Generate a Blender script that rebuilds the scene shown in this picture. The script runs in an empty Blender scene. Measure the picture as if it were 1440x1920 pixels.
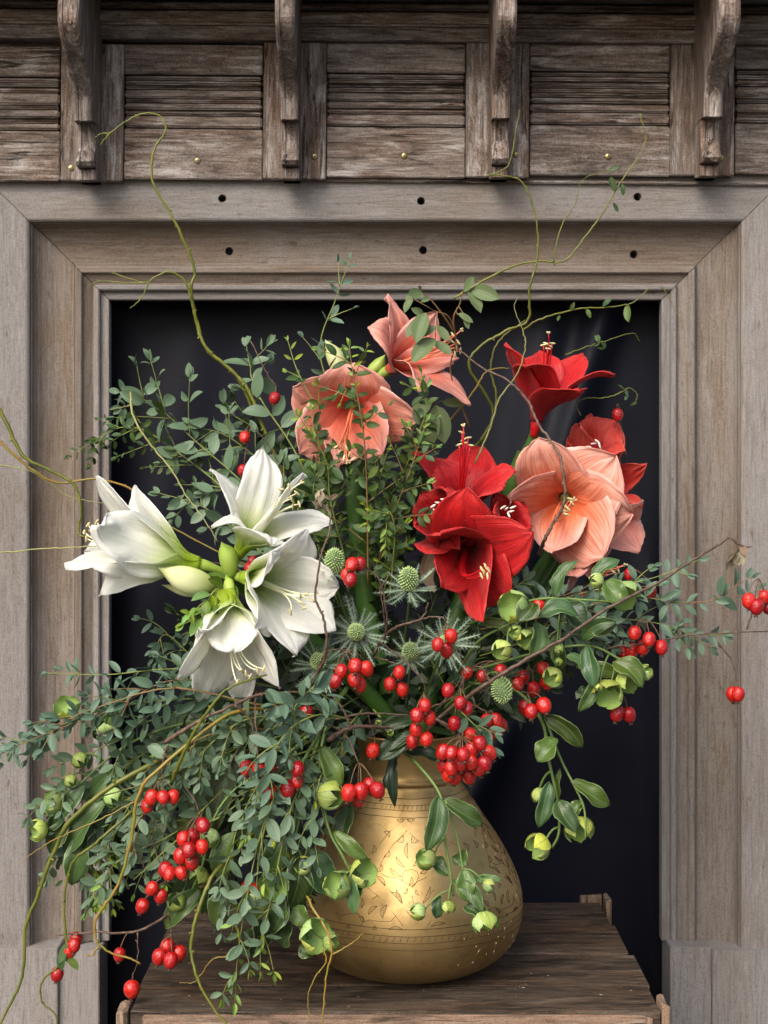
import bpy, bmesh, math, random
from mathutils import Vector, Matrix, noise
random.seed(7)
R = math.radians
scene = bpy.context.scene
C = bpy.data.collections.new('place'); scene.collection.children.link(C)

# ------------------------------------------------------------ camera, sky, sun, exposure
F = 2933.0; DC = 2.2; HY = 880.0
cam = bpy.data.objects.new('camera', bpy.data.cameras.new('camera')); scene.collection.objects.link(cam)
cam.location = (0, -DC, 0); cam.rotation_euler = (R(90), 0, 0)
cam.data.sensor_fit = 'VERTICAL'; cam.data.sensor_height = 36; cam.data.lens = 36*F/1920
cam.data.shift_y = -(960-HY)/1920; cam.data.clip_end = 200
cam.data.dof.use_dof = True; cam.data.dof.focus_distance = 2.08; cam.data.dof.aperture_fstop = 10
scene.camera = cam
SUN_EL, SUN_AZ = 42, -30           # azimuth from straight behind the camera, negative = from the left
w = bpy.data.worlds.new('World'); scene.world = w; w.use_nodes = True
nt = w.node_tree; bg = nt.nodes['Background']
sky = nt.nodes.new('ShaderNodeTexSky'); sky.sky_type = 'NISHITA'; sky.sun_disc = False
sky.sun_elevation = R(SUN_EL); sky.sun_rotation = R(180 - SUN_AZ)
sky.air_density = 1.0; sky.dust_density = 5.0; sky.ozone_density = 1.0
nt.links.new(sky.outputs[0], bg.inputs[0]); bg.inputs[1].default_value = 0.115
sd = bpy.data.lights.new('sun', 'SUN'); sd.energy = 1.3; sd.angle = R(38); sd.color = (1, .975, .94)
sun = bpy.data.objects.new('sun', sd); scene.collection.objects.link(sun)
dirv = Vector((math.sin(R(SUN_AZ))*math.cos(R(SUN_EL)), -math.cos(R(SUN_AZ))*math.cos(R(SUN_EL)), math.sin(R(SUN_EL))))
sun.rotation_euler = dirv.to_track_quat('Z', 'Y').to_euler(); sun.location = dirv*5
vs = scene.view_settings; vs.view_transform = 'Standard'; vs.look = 'None'; vs.gamma = 1; vs.exposure = 1.12

# ------------------------------------------------------------ helpers
def P(x, y, Y=0.0):
    d = Y + DC
    return Vector(((x-720)/F*d, Y, (HY-y)/F*d))
WM = {}
def place(o, parent, M):
    C.objects.link(o); WM[o.name] = M
    if parent is not None:
        o.parent = parent; o.matrix_basis = WM[parent.name].inverted() @ M
    else: o.matrix_basis = M
    return o
def tag(o, label=None, cat=None, group=None, kind=None):
    if label: o['label'] = label
    if cat: o['category'] = cat
    if group: o['group'] = group
    if kind: o['kind'] = kind
    return o
def thing(name, loc, label, cat, group=None):
    o = bpy.data.objects.new(name, None); o.empty_display_size = .02
    place(o, None, Matrix.Translation(loc)); return tag(o, label, cat, group)
def inst(name, mesh, parent, M):
    return place(bpy.data.objects.new(name, mesh), parent, M)
class G:
    def __init__(s): s.v = []; s.f = []; s.uv = {}; s.m = []
    def add(s, vs_, fs, mi=0):
        b = len(s.v); s.v += [Vector(q) for q in vs_]; s.f += [tuple(i+b for i in q) for q in fs]; s.m += [mi]*len(fs)
    def grid(s, rows, closed=False, mi=0, uv=True):
        b = len(s.v); nu = len(rows); nv = len(rows[0])
        for i, r_ in enumerate(rows):
            for j, q in enumerate(r_):
                s.v.append(Vector(q))
                if uv: s.uv[b+i*nv+j] = (i/(nu-1), j/(nv if closed else nv-1))
        for i in range(nu-1):
            for j in range(nv if closed else nv-1):
                k = (j+1) % nv
                s.f.append((b+i*nv+j, b+i*nv+k, b+(i+1)*nv+k, b+(i+1)*nv+j)); s.m.append(mi)
        return b
    def tube(s, pts, rad, n=6, mi=0, cap=True):
        pts = [Vector(q) for q in pts]; N = len(pts)
        if not hasattr(rad, '__len__'): rad = [rad]*N
        t0 = (pts[1]-pts[0]).normalized(); up = Vector((0, -1, .3))
        if abs(t0.dot(up.normalized())) > .9: up = Vector((1, 0, 0))
        nrm = (up - t0*up.dot(t0)).normalized(); rows = []
        for i in range(N):
            t = (pts[min(i+1, N-1)]-pts[max(i-1, 0)])
            t = t.normalized() if t.length > 1e-9 else t0
            nrm = nrm - t*nrm.dot(t)
            nrm = nrm.normalized() if nrm.length > 1e-6 else t.orthogonal().normalized()
            bn = t.cross(nrm)
            rows.append([pts[i] + (nrm*math.cos(2*math.pi*k/n)+bn*math.sin(2*math.pi*k/n))*rad[i] for k in range(n)])
        b = s.grid(rows, True, mi)
        if cap:
            s.f.append(tuple(b+k for k in range(n))[::-1]); s.m.append(mi)
            s.f.append(tuple(b+(N-1)*n+k for k in range(n))); s.m.append(mi)
    def ball(s, c, ax, r, l, n=8, m=6, mi=0):
        ax = Vector(ax).normalized(); u = ax.orthogonal().normalized(); v_ = ax.cross(u); rows = []
        for i in range(m+1):
            a = math.pi*i/m; rr = max(math.sin(a), .02)*r
            rows.append([Vector(c) - ax*math.cos(a)*l + (u*math.cos(2*math.pi*k/n)+v_*math.sin(2*math.pi*k/n))*rr for k in range(n)])
        s.grid(rows, True, mi)
    def box(s, x0, x1, y0, y1, z0, z1, mi=0):
        s.add([(x, y, z) for z in (z0, z1) for x, y in ((x0, y0), (x1, y0), (x1, y1), (x0, y1))],
              [(3, 2, 1, 0), (4, 5, 6, 7), (0, 1, 5, 4), (1, 2, 6, 5), (2, 3, 7, 6), (3, 0, 4, 7)], mi)
    def mesh(s, name, mats, smooth=True, origin=None):
        org = Vector(origin) if origin is not None else (sum(s.v, Vector())/len(s.v))
        me = bpy.data.meshes.new(name)
        me.from_pydata([tuple(q-org) for q in s.v], [], s.f)
        for m_ in (mats if isinstance(mats, (list, tuple)) else [mats]): me.materials.append(m_)
        if any(s.m): me.polygons.foreach_set('material_index', s.m)
        if s.uv:
            ul = me.uv_layers.new(name='uv'); d = ul.data
            for l in me.loops:
                q = s.uv.get(l.vertex_index)
                if q: d[l.index].uv = q
        if smooth: me.polygons.foreach_set('use_smooth', [True]*len(me.polygons))
        me.update(); return me, org
    def build(s, name, mats, parent=None, smooth=True, origin=None):
        me, org = s.mesh(name, mats, smooth, origin)
        return place(bpy.data.objects.new(name, me), parent, Matrix.Translation(org))
def bevelmesh(me, wd, seg=2):
    bm = bmesh.new(); bm.from_mesh(me)
    bmesh.ops.bevel(bm, geom=bm.edges[:], offset=wd, segments=seg, affect='EDGES', clamp_overlap=True)
    bm.to_mesh(me); bm.free()
def smooth_path(pts, n=6):
    pts = [Vector(q) for q in pts]
    if len(pts) < 3: return [pts[0].lerp(pts[-1], i/n) for i in range(n+1)]
    ext = [pts[0]*2-pts[1]] + pts + [pts[-1]*2-pts[-2]]; out = []
    for i in range(1, len(ext)-2):
        a, b, c, d = ext[i-1:i+3]
        for k in range(n):
            t = k/n
            out.append(.5*((2*b)+(c-a)*t+(2*a-5*b+4*c-d)*t*t+(3*b-a-3*c+d)*t**3))
    out.append(pts[-1]); return out
def pxpath(l, n=6): return smooth_path([P(*q) for q in l], n)
def rv(a=1): return Vector((random.uniform(-a, a), random.uniform(-a, a), random.uniform(-a, a)))

# ------------------------------------------------------------ materials
class M_:
    def __init__(s, name):
        s.m = bpy.data.materials.new(name); s.m.use_nodes = True; s.t = s.m.node_tree; s.b = s.t.nodes['Principled BSDF']
        s.out = s.t.nodes['Material Output']
    def n(s, t, **kw):
        q = s.t.nodes.new('ShaderNode'+t)
        for k, v_ in kw.items(): setattr(q, k, v_)
        return q
    def set(s, inp, v_):
        if hasattr(v_, 'is_output') or isinstance(v_, bpy.types.NodeSocket): s.t.links.new(v_, inp)
        else: inp.default_value = v_
    def coord(s, kind='Object'): return s.n('TexCoord').outputs[kind]
    def vmul(s, vec, sc, off=None):
        q = s.n('Mapping'); s.set(q.inputs[0], vec); q.inputs['Scale'].default_value = sc
        if off is not None: s.set(q.inputs['Location'], off)
        return q.outputs[0]
    def noise(s, vec, scale=5, det=4, rough=.55, dist=0):
        q = s.n('TexNoise'); s.set(q.inputs['Vector'], vec); q.inputs['Scale'].default_value = scale
        q.inputs['Detail'].default_value = det; q.inputs['Roughness'].default_value = rough; q.inputs['Distortion'].default_value = dist
        return q.outputs['Fac']
    def ramp(s, fac, stops, interp='LINEAR'):
        q = s.n('ValToRGB'); s.set(q.inputs[0], fac); e = q.color_ramp; e.interpolation = interp
        while len(e.elements) < len(stops): e.elements.new(.5)
        for i, (p_, c) in enumerate(stops):
            e.elements[i].position = p_; e.elements[i].color = (c if hasattr(c, '__len__') else (c, c, c))[:3] + (1,) if hasattr(c, '__len__') else (c, c, c, 1)
        return q.outputs[0]
    def mix(s, fac, a, b, mode='MIX'):
        q = s.n('Mix', data_type='RGBA', blend_type=mode); s.set(q.inputs[0], fac)
        for i, c in ((6, a), (7, b)): s.set(q.inputs[i], (tuple(c)+(1,)) if isinstance(c, (tuple, list)) else c)
        return q.outputs[2]
    def math(s, op, a, b=0.0, c=None):
        q = s.n('Math', operation=op); s.set(q.inputs[0], a); s.set(q.inputs[1], b)
        if c is not None: s.set(q.inputs[2], c)
        return q.outputs[0]
    def bump(s, h, dist=.001, st=1.0):
        q = s.n('Bump'); s.set(q.inputs['Height'], h); q.inputs['Distance'].default_value = dist; q.inputs['Strength'].default_value = st
        s.t.links.new(q.outputs[0], s.b.inputs['Normal']); return q.outputs[0]
    def col(s, c): s.set(s.b.inputs['Base Color'], (tuple(c)+(1,)) if isinstance(c, (tuple, list)) else c)
    def rough(s, r): s.set(s.b.inputs['Roughness'], r)
    def spec(s, r): s.b.inputs['Specular IOR Level'].default_value = r
    def translucent(s, col, f, nrm=None):
        t_ = s.n('BsdfTranslucent'); s.set(t_.inputs[0], (tuple(col)+(1,)) if isinstance(col, (tuple, list)) else col)
        if nrm: s.t.links.new(nrm, t_.inputs['Normal'])
        mx = s.n('MixShader'); mx.inputs[0].default_value = f
        s.t.links.new(s.b.outputs[0], mx.inputs[1]); s.t.links.new(t_.outputs[0], mx.inputs[2]); s.t.links.new(mx.outputs[0], s.out.inputs[0])

def wood(name, axis, grey, warm, dark, pale, fdark=.5, fpale=.5, fwarm=.5, bumpd=.0006, fine=1.0, rough=.75, crk_=1.0, gs=1.0):
    m = M_(name); oi = m.n('ObjectInfo'); rnd = oi.outputs['Random']
    off = m.n('CombineXYZ')
    for i, k in enumerate((7.3, 5.1, 9.7)): m.set(off.inputs[i], m.math('MULTIPLY', rnd, k))
    v = m.coord()
    def st(a, c):
        sc = [c, c, c]; sc['XYZ'.index(axis)] = a; return m.vmul(v, sc, off.outputs[0])
    grain = m.noise(st(16, 300*fine), 1.0, 6, .7, .3)
    grain2 = m.noise(st(60, 900*fine), 1.0, 3, .7)
    speck = m.noise(m.vmul(v, (420, 420, 420), off.outputs[0]), 1.0, 4, .7)
    patch = m.noise(st(3.2, 11), 1.0, 5, .6, .6)
    patch2 = m.noise(st(9, 42), 1.0, 6, .7, .8)
    spot = m.noise(st(26, 95), 1.0, 4, .6)
    c = m.mix(m.ramp(patch, [(.5-.2*fwarm, 0), (.72-.2*fwarm, 1)]), grey, warm)
    c = m.mix(m.ramp(patch2, [(.72-.25*fpale, 0), (.86-.25*fpale, 1)]), c, pale)
    c = m.mix(m.ramp(grain, [(.34, .75*gs), (.50, 0)]), c, dark)
    c = m.mix(m.ramp(grain, [(.52, 0), (.70, .7*gs)]), c, pale)
    c = m.mix(m.ramp(speck, [(.36, .6), (.47, 0)]), c, dark)
    c = m.mix(m.ramp(speck, [(.55, 0), (.66, .4)]), c, pale)
    c = m.mix(m.ramp(patch2, [(.22+.16*fdark, .85), (.34+.16*fdark, 0)]), c, dark)
    c = m.mix(m.ramp(spot, [(.27, .8), (.36, 0)]), c, dark)
    c = m.mix(m.ramp(grain2, [(.35, .35), (.6, 0)]), c, tuple(q*.45 for q in grey))
    cr = m.noise(st(2.2, 46), 1.0, 4, .55, .5); cl = m.ramp(cr, [(.486, 0), (.4975, 1), (.5025, 1), (.514, 0)])
    cm_ = m.ramp(m.noise(st(5, 14), 1.0, 2, .5), [(.48, 0), (.58, .9*crk_)]); crk = m.math('MULTIPLY', cl, cm_)
    c = m.mix(crk, c, tuple(q*.35 for q in dark))
    hv = m.n('HueSaturation'); m.set(hv.inputs['Color'], c); m.set(hv.inputs['Value'], m.math('MULTIPLY_ADD', rnd, .28, .86))
    m.col(hv.outputs[0]); m.rough(rough); m.spec(.25)
    h = m.math('ADD', m.math('MULTIPLY', grain, 1.0), m.math('MULTIPLY', grain2, .5)); h = m.math('ADD', h, m.math('MULTIPLY', patch2, .8)); h = m.math('SUBTRACT', h, m.math('MULTIPLY', crk, 1.5))
    m.bump(h, bumpd, 1); return m.m
GREY, WARM, DARK, PALE = (.235, .205, .185), (.185, .125, .085), (.045, .03, .02), (.36, .33, .31)
FR = dict(grey=(.188, .158, .136), warm=(.145, .088, .056), dark=(.028, .017, .012), pale=(.44, .405, .38), fdark=.75, fpale=.8, fwarm=.6, bumpd=.0013, rough=.62)
wood_fx = wood('weathered_frieze_wood_x', 'X', **FR); wood_fz = wood('weathered_frieze_wood_z', 'Z', **FR)
JB = dict(crk_=.3, gs=.75, grey=(.222, .208, .198), warm=(.185, .155, .13), dark=(.09, .072, .06), pale=(.29, .275, .262), fdark=.2, fpale=.55, fwarm=.35, bumpd=.0004)
wood_gx = wood('grey_limed_wood_x', 'X', **JB); wood_gz = wood('grey_limed_wood_z', 'Z', **JB)
JW = dict(crk_=.3, gs=.75, grey=(.208, .184, .164), warm=(.158, .118, .085), dark=(.07, .045, .028), pale=(.265, .238, .215), fdark=.3, fpale=.45, fwarm=.7, bumpd=.0004)
wood_wx = wood('warm_moulding_wood_x', 'X', **JW); wood_wz = wood('warm_moulding_wood_z', 'Z', **JW)
CR = dict(grey=(.062, .045, .031), warm=(.095, .052, .025), dark=(.010, .008, .006), pale=(.17, .135, .105), fdark=1.0, fpale=.65, fwarm=.5, bumpd=.0022, fine=.7, rough=.6)
wood_cx = wood('crate_wood_x', 'X', **CR); wood_cy = wood('crate_wood_y', 'Y', **CR)
CE = dict(grey=(.26, .18, .125), warm=(.22, .13, .08), dark=(.03, .02, .015), pale=(.36, .28, .2), fdark=.6, fpale=.5, fwarm=.5, bumpd=.0012)
wood_cz = wood('crate_post_wood', 'Z', **CE)

def petal_mat(name, base_c, mid_c, edge_c, vein_c, vein=.4, green=None, trans=.22, rough=.42, bumpd=.0011, mr=((.12, 0), (.55, 1)), fleck=None):
    m = M_(name); uv = m.coord('UV'); sp = m.n('SeparateXYZ'); m.set(sp.inputs[0], uv); u, v = sp.outputs[0], sp.outputs[1]
    rnd = m.n('ObjectInfo').outputs['Random']; off = m.n('CombineXYZ'); m.set(off.inputs[0], m.math('MULTIPLY', rnd, 9)); m.set(off.inputs[1], m.math('MULTIPLY', rnd, 5))
    vn = m.noise(m.vmul(uv, (2.2, 46, 1), off.outputs[0]), 1, 4, .6, .25)
    vn2 = m.noise(m.vmul(uv, (5, 9, 1), off.outputs[0]), 1, 4, .6, .4)
    cross = m.noise(m.vmul(uv, (55, 9, 1), off.outputs[0]), 1, 2, .5, .3)
    uu = m.math('ADD', u, m.math('MULTIPLY', m.math('SUBTRACT', vn, .5), .3))
    c = m.mix(m.ramp(uu, [mr[0], mr[1]]), base_c, mid_c)
    ev = m.math('ABSOLUTE', m.math('SUBTRACT', v, .5))
    e = m.math('MAXIMUM', m.math('MULTIPLY', ev, 2.0), m.math('MULTIPLY', u, .95))
    e = m.math('ADD', e, m.math('MULTIPLY', m.math('SUBTRACT', vn2, .5), .5))
    c = m.mix(m.ramp(e, [(.55, 0), (1.0, 1)]), c, edge_c)
    c = m.mix(m.ramp(vn, [(.40, vein), (.56, 0)]), c, vein_c)
    c = m.mix(m.ramp(ev, [(.0, vein*.7), (.035, 0)]), c, vein_c)
    if green: c = m.mix(m.ramp(uu, [(.14, 1), (.46, 0)]), c, green)
    if fleck: c = m.mix(m.ramp(m.noise(m.vmul(uv, (70, 45, 1), off.outputs[0]), 1, 2, .5), [(.73, 0), (.77, .8)]), c, fleck)
    m.col(c); m.rough(rough); m.spec(.3)
    h = m.math('ADD', m.math('MULTIPLY', vn, 1.0), m.math('MULTIPLY', cross, .35))
    nr = m.bump(h, bumpd, 1); m.b.inputs['Sheen Weight'].default_value = .08
    m.translucent(c, trans, nr); return m.m
pet_white = petal_mat('white_petal', (.80, .82, .46), (.88, .88, .80), (.89, .89, .86), (.72, .74, .62), .35, (.40, .56, .03), .44)
pet_coral = petal_mat('coral_petal', (.64, .085, .045), (.80, .29, .19), (.86, .49, .41), (.60, .12, .08), .55, None, .26, mr=((.25, 0), (.70, 1)))
pet_pink = petal_mat('pink_coral_petal', (.76, .17, .055), (.84, .39, .26), (.88, .54, .46), (.62, .12, .06), .65, None, .26, mr=((.3, 0), (.75, 1)))
pet_red = petal_mat('red_petal', (.15, .002, .006), (.52, .006, .010), (.68, .035, .032), (.20, .001, .006), .5, None, .2, .36, fleck=(.75, .35, .25))
pet_orred = petal_mat('orange_red_petal', (.30, .006, .008), (.52, .035, .025), (.66, .09, .06), (.33, .008, .010), .4, None, .16, .36)

def plain(name, c, rough=.5, var=.25, sc=60, bumpd=0, spec=.4, trans=0, c2=None, metal=0):
    m = M_(name); v = m.coord(); nz = m.noise(v, sc, 4); rnd = m.n('ObjectInfo').outputs['Random']
    c2 = c2 or tuple(q*(1-var) for q in c)
    cc = m.mix(m.ramp(nz, [(.35, 0), (.65, 1)]), c, c2)
    hv = m.n('HueSaturation'); m.set(hv.inputs['Color'], cc); m.set(hv.inputs['Value'], m.math('MULTIPLY_ADD', rnd, .3, .85)); cc = hv.outputs[0]
    m.col(cc); m.rough(rough); m.spec(spec); m.b.inputs['Metallic'].default_value = metal
    nr = m.bump(nz, bumpd) if bumpd else None
    if trans: m.translucent(cc, trans, nr)
    return m.m
def leaf_mat(name, a, b, rib, rough=.5, edge=None, back=None, spec=.35, trans=.24):
    m = M_(name); uv = m.coord('UV'); sp = m.n('SeparateXYZ'); m.set(sp.inputs[0], uv); u, v = sp.outputs[0], sp.outputs[1]
    rnd = m.n('ObjectInfo').outputs['Random']; off = m.n('CombineXYZ'); m.set(off.inputs[0], m.math('MULTIPLY', rnd, 13))
    nz = m.noise(m.vmul(uv, (4, 3, 1), off.outputs[0]), 1, 5, .6)
    c = m.mix(rnd, a, b)
    c = m.mix(m.ramp(nz, [(.3, .35), (.6, 0)]), c, tuple(q*.55 for q in a))
    r2 = m.math('FRACT', m.math('MULTIPLY', rnd, 37.7)); hs = m.n('HueSaturation'); m.set(hs.inputs['Color'], c)
    m.set(hs.inputs['Hue'], m.math('MULTIPLY_ADD', r2, -.075, .515)); m.set(hs.inputs['Saturation'], m.math('MULTIPLY_ADD', r2, .35, .85)); m.set(hs.inputs['Value'], m.math('MULTIPLY_ADD', m.math('FRACT', m.math('MULTIPLY', rnd, 91.3)), .85, .50)); c = hs.outputs[0]
    sp2 = m.noise(m.vmul(uv, (16, 8, 1), off.outputs[0]), 1, 3, .6); c = m.mix(m.ramp(sp2, [(.70, 0), (.75, .6)]), c, (.16, .12, .05))
    ev = m.math('ABSOLUTE', m.math('SUBTRACT', v, .5))
    # side veins: slanted stripes leaving the midrib
    wv = m.math('SINE', m.math('MULTIPLY', m.math('SUBTRACT', u, m.math('MULTIPLY', ev, .6)), 62.0))
    c = m.mix(m.ramp(wv, [(.75, 0), (1.0, .22)]), c, rib)
    c = m.mix(m.ramp(ev, [(.0, .85), (.035, 0)]), c, rib)
    if edge: c = m.mix(m.ramp(ev, [(.46, 0), (.49, .8)]), c, edge)
    if back:
        geo = m.n('NewGeometry'); c = m.mix(geo.outputs['Backfacing'], c, back)
    m.col(c); m.rough(rough); m.spec(spec)
    nr = m.bump(m.math('ADD', m.math('MULTIPLY', wv, .15), m.ramp(ev, [(0, 0), (.06, 1)])), .0004, .8)
    m.translucent(c, trans, nr); return m.m
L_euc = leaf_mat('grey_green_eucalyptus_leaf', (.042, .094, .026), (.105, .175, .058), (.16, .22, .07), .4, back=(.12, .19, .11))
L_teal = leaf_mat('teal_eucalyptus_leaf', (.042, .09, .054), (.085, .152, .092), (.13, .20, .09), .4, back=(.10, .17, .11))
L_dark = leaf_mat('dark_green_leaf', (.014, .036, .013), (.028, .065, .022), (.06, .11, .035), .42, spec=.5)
L_my = leaf_mat('small_green_leaf', (.028, .07, .018), (.062, .13, .034), (.11, .19, .05), .45)
L_new = leaf_mat('bright_young_leaf', (.13, .26, .035), (.20, .34, .06), (.35, .5, .16), .45, trans=.25)
L_hel = leaf_mat('hellebore_leaf', (.032, .085, .022), (.07, .15, .04), (.13, .22, .06), .42, edge=(.26, .38, .14), back=(.075, .145, .05), spec=.5)
L_rose = leaf_mat('rose_leaf', (.05, .095, .025), (.085, .135, .04), (.26, .29, .12), .5, edge=(.22, .12, .07), back=(.12, .17, .07))
L_bay = leaf_mat('olive_bay_leaf', (.05, .085, .022), (.08, .125, .035), (.16, .20, .06), .38, spec=.5)
L_dry = leaf_mat('dried_leaf', (.20, .17, .10), (.30, .27, .17), (.20, .15, .08), .7, trans=.1)
S_euc = plain('eucalyptus_stem_green', (.19, .23, .05), .5, .3)
S_red = plain('reddish_stem', (.20, .085, .04), .5, .4, c2=(.16, .13, .04))
S_hel = plain('hellebore_stem_green', (.12, .20, .045), .45, .3, bumpd=.0002)
S_scape = plain('amaryllis_scape_green', (.06, .15, .02), .4, .35, 30, .0002, trans=.08)
S_will = plain('willow_twig_olive', (.13, .13, .014), .4, .45, 45, .0004, c2=(.07, .09, .010))
S_wil2 = plain('willow_twig_orange', (.22, .12, .02), .4, .4, 45, .0004, c2=(.15, .14, .018))
S_wilp = plain('willow_twig_pale', (.27, .27, .09), .45, .3, 45, .0003)
S_bark = plain('dark_rose_bark', (.055, .028, .020), .6, .6, 140, .0006, c2=(.13, .085, .06))
S_ped = plain('rose_hip_stalk', (.17, .11, .05), .5, .4, 100, c2=(.12, .05, .03))
BUDC = plain('bud_cream_green', (.55, .62, .22), .4, .2, 12, trans=.15, c2=(.68, .70, .40))
BUDG = plain('bud_green', (.26, .40, .05), .4, .2, 12, trans=.15, c2=(.36, .48, .10))
ANTH = plain('anther_cream', (.60, .52, .26), .7, .3, 300, .0004)
FILW = plain('filament_white', (.80, .80, .55), .4, .1)
FILC = plain('filament_coral', (.75, .20, .10), .4, .1)
FILR = plain('filament_red', (.42, .006, .01), .4, .1)
ANTW = plain('anther_white', (.72, .64, .58), .6, .2, 300)
CALX = plain('calyx_brown', (.09, .045, .025), .8, .5, 200)
HSEP = leaf_mat('hellebore_sepal', (.27, .40, .10), (.40, .52, .18), (.18, .32, .06), .5, edge=(.42, .54, .22), back=(.25, .38, .10), trans=.2)
ECON = plain('sea_holly_cone', (.13, .21, .08), .7, .4, 400)
EFLO = plain('sea_holly_floret', (.38, .50, .20), .6, .2, 400)
EBRA = plain('sea_holly_bract', (.20, .26, .18), .5, .35, 60, c2=(.12, .18, .12))
mh = M_('rose_hip_red'); v_ = mh.coord(); nz = mh.noise(v_, 1.6, 4); rr = mh.n('ObjectInfo').outputs['Random']
cc = mh.mix(rr, (.26, .002, .006), (.56, .018, .008)); cc = mh.mix(mh.ramp(nz, [(.3, .6), (.55, 0)]), cc, (.24, .002, .006))
sp_ = mh.noise(v_, 11, 2); cc = mh.mix(mh.ramp(sp_, [(.70, 0), (.76, .5)]), cc, (.6, .2, .08))
mh.col(cc); mh.rough(mh.ramp(nz, [(.3, .30), (.7, .16)])); mh.b.inputs['Subsurface Weight'].default_value = .0; mh.spec(.6); mh.bump(nz, .02, .25)
HIP = mh.m
# ------------------------------------------------------------ the place: ground, fire surround, cloth, crate
g = G(); g.add([(-6, -6, -1.42), (6, -6, -1.42), (6, 3, -1.42), (-6, 3, -1.42)], [(0, 1, 2, 3)])
tag(g.build('ground', plain('paving_grey', (.10, .095, .09), .8, .4, 6, .003)), kind='structure')
YF = .45                                            # plane of the surround's inner lip
xl = P(205, 562, YF).x; xr = P(1240, 562, YF).x; zt = P(0, 562, YF).z
kx = (YF+DC)/F                                      # metres per photo pixel on that plane
surround = thing('fireplace_surround', (0, YF, -1.42), 'weathered grey carved wooden fireplace surround with bracketed frieze standing behind the arrangement', 'fireplace')
def prof_piece(lst):   # lst of (s px, p mm)
    return [(s*kx, p*.001) for s, p in lst]
inner = prof_piece([(0, -6), (0, 3), (2, 4), (14, 4), (15, 6), (15.5, 12), (18, 14.5), (24, 14.5), (26.5, 12), (27, 8)])
middle = prof_piece([(27.5, 7), (30, 6), (45, 13), (46.5, 15), (47, 18), (49, 20), (57, 20), (60, 17.5), (61, 12), (64, 6)])
cove = prof_piece([(64.5, 6), (68, 5), (75, 5.5)] + [(75+60*math.sin(a*math.pi/14), 5.5+34*(1-math.cos(a*math.pi/14))) for a in range(1, 8)] + [(137, 41)])
fascia = prof_piece([(137.5, 41), (138, 47), (141, 50), (144, 51), (222, 51), (224, 49), (225, 40)])
def sweep(name, prof, side, mat, back=-.02):
    pr = [(prof[0][0], back)] + prof + [(prof[-1][0], back)]
    gp = .0007; rows = []
    if side == 'top':
        n = 24
        for i in range(n+1):
            t = i/n; rows.append([Vector(((xl-s+gp)*(1-t)+(xr+s-gp)*t, YF-p, zt+s)) for s, p in pr])
    else:
        zb = P(0, 1779, YF-.05).z
        n = 24
        for i in range(n+1):
            t = i/n
            if side == 'left': rows.append([Vector((xl-s, YF-p, (zt+s-gp)*(1-t)+zb*t)) for s, p in pr])
            else: rows.append([Vector((xr+s, YF-p, (zt+s-gp)*(1-t)+zb*t)) for s, p in pr])
    gg = G(); gg.grid(rows, True, uv=False); k = len(pr); N = len(rows)
    gg.f.append(tuple(range(k))[::-1]); gg.f.append(tuple((N-1)*k+j for j in range(k))); gg.m += [0, 0]
    me, org = gg.mesh(name, mat, False)
    bm = bmesh.new(); bm.from_mesh(me); bmesh.ops.recalc_face_normals(bm, faces=bm.faces); bm.to_mesh(me); bm.free()
    return me, org
holes = {'fascia': [(408, 373), (780, 378), (1185, 370)], 'cove': [(418, 465), (787, 463), (1188, 471)]}
for side in ('top', 'left', 'right'):
    ax = side == 'top'
    for nm, pr, mt in (('inner_moulding', inner, (wood_gx, wood_gz)), ('middle_moulding', middle, (wood_wx, wood_wz)), ('cove_moulding', cove, (wood_wx, wood_wz)), ('fascia_board', fascia, (wood_gx, wood_gz))):
        me, org = sweep(nm, pr, side, mt[0] if ax else mt[1])
        hl = holes.get(nm.split('_')[0]) if ax else None
        o = place(bpy.data.objects.new(nm, me), surround, Matrix.Translation(org))
        if hl:
            cb = bmesh.new()
            for hx, hy in hl:
                q = P(hx, hy, YF-.045) - org
                bmesh.ops.create_cone(cb, cap_ends=True, segments=20, radius1=.0072, radius2=.0066, depth=.5, matrix=Matrix.Translation((q.x, .10, q.z)) @ Matrix.Rotation(R(90), 4, 'X') @ Matrix.Rotation(R(4), 4, 'Y'))
            cm = bpy.data.meshes.new('cut'); cb.to_mesh(cm); cb.free(); co = bpy.data.objects.new('cut', cm); C.objects.link(co)
            co.matrix_world = Matrix.Translation(org); sv = o.parent; o.parent = None; o.matrix_world = Matrix.Translation(org)
            md = o.modifiers.new('b', 'BOOLEAN'); md.operation = 'DIFFERENCE'; md.solver = 'EXACT'; md.object = co
            bpy.context.view_layer.update(); dg = bpy.context.evaluated_depsgraph_get()
            nm2 = bpy.data.meshes.new_from_object(o.evaluated_get(dg)); o.modifiers.clear(); o.data = nm2
            bpy.data.objects.remove(co); o.parent = sv; o.matrix_basis = WM[sv.name].inverted() @ Matrix.Translation(org)
# plinth blocks
def board(name, x0, x1, y0, y1, Yf, th, mat, parent, bev=.0015, rot=0.0, seg=2, wob=0):
    a = P(x0, y1, Yf); b = P(x1, y0, Yf); c = (a+b)/2
    gg = G(); nx = 1
    gg.box(a.x-c.x, b.x-c.x, 0, th, a.z-c.z, b.z-c.z)
    me, _ = gg.mesh(name, mat, False, origin=(0, 0, 0)); bevelmesh(me, bev, seg)
    c.y = Yf
    return place(bpy.data.objects.new(name, me), parent, Matrix.Translation(c) @ Matrix.Rotation(rot, 4, 'Y'))
zb = 1779
board('plinth_block', -90, 108, 1779, 2500, YF-.062, .09, wood_gz, surround)
board('plinth_block', 109, 186, 1782, 2500, YF-.052, .08, wood_gz, surround)
board('plinth_block', 1336, 1560, 1782, 2500, YF-.062, .09, wood_gz, surround)
board('plinth_block', 1257, 1335, 1776, 2500, YF-.052, .08, wood_gz, surround)
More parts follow.
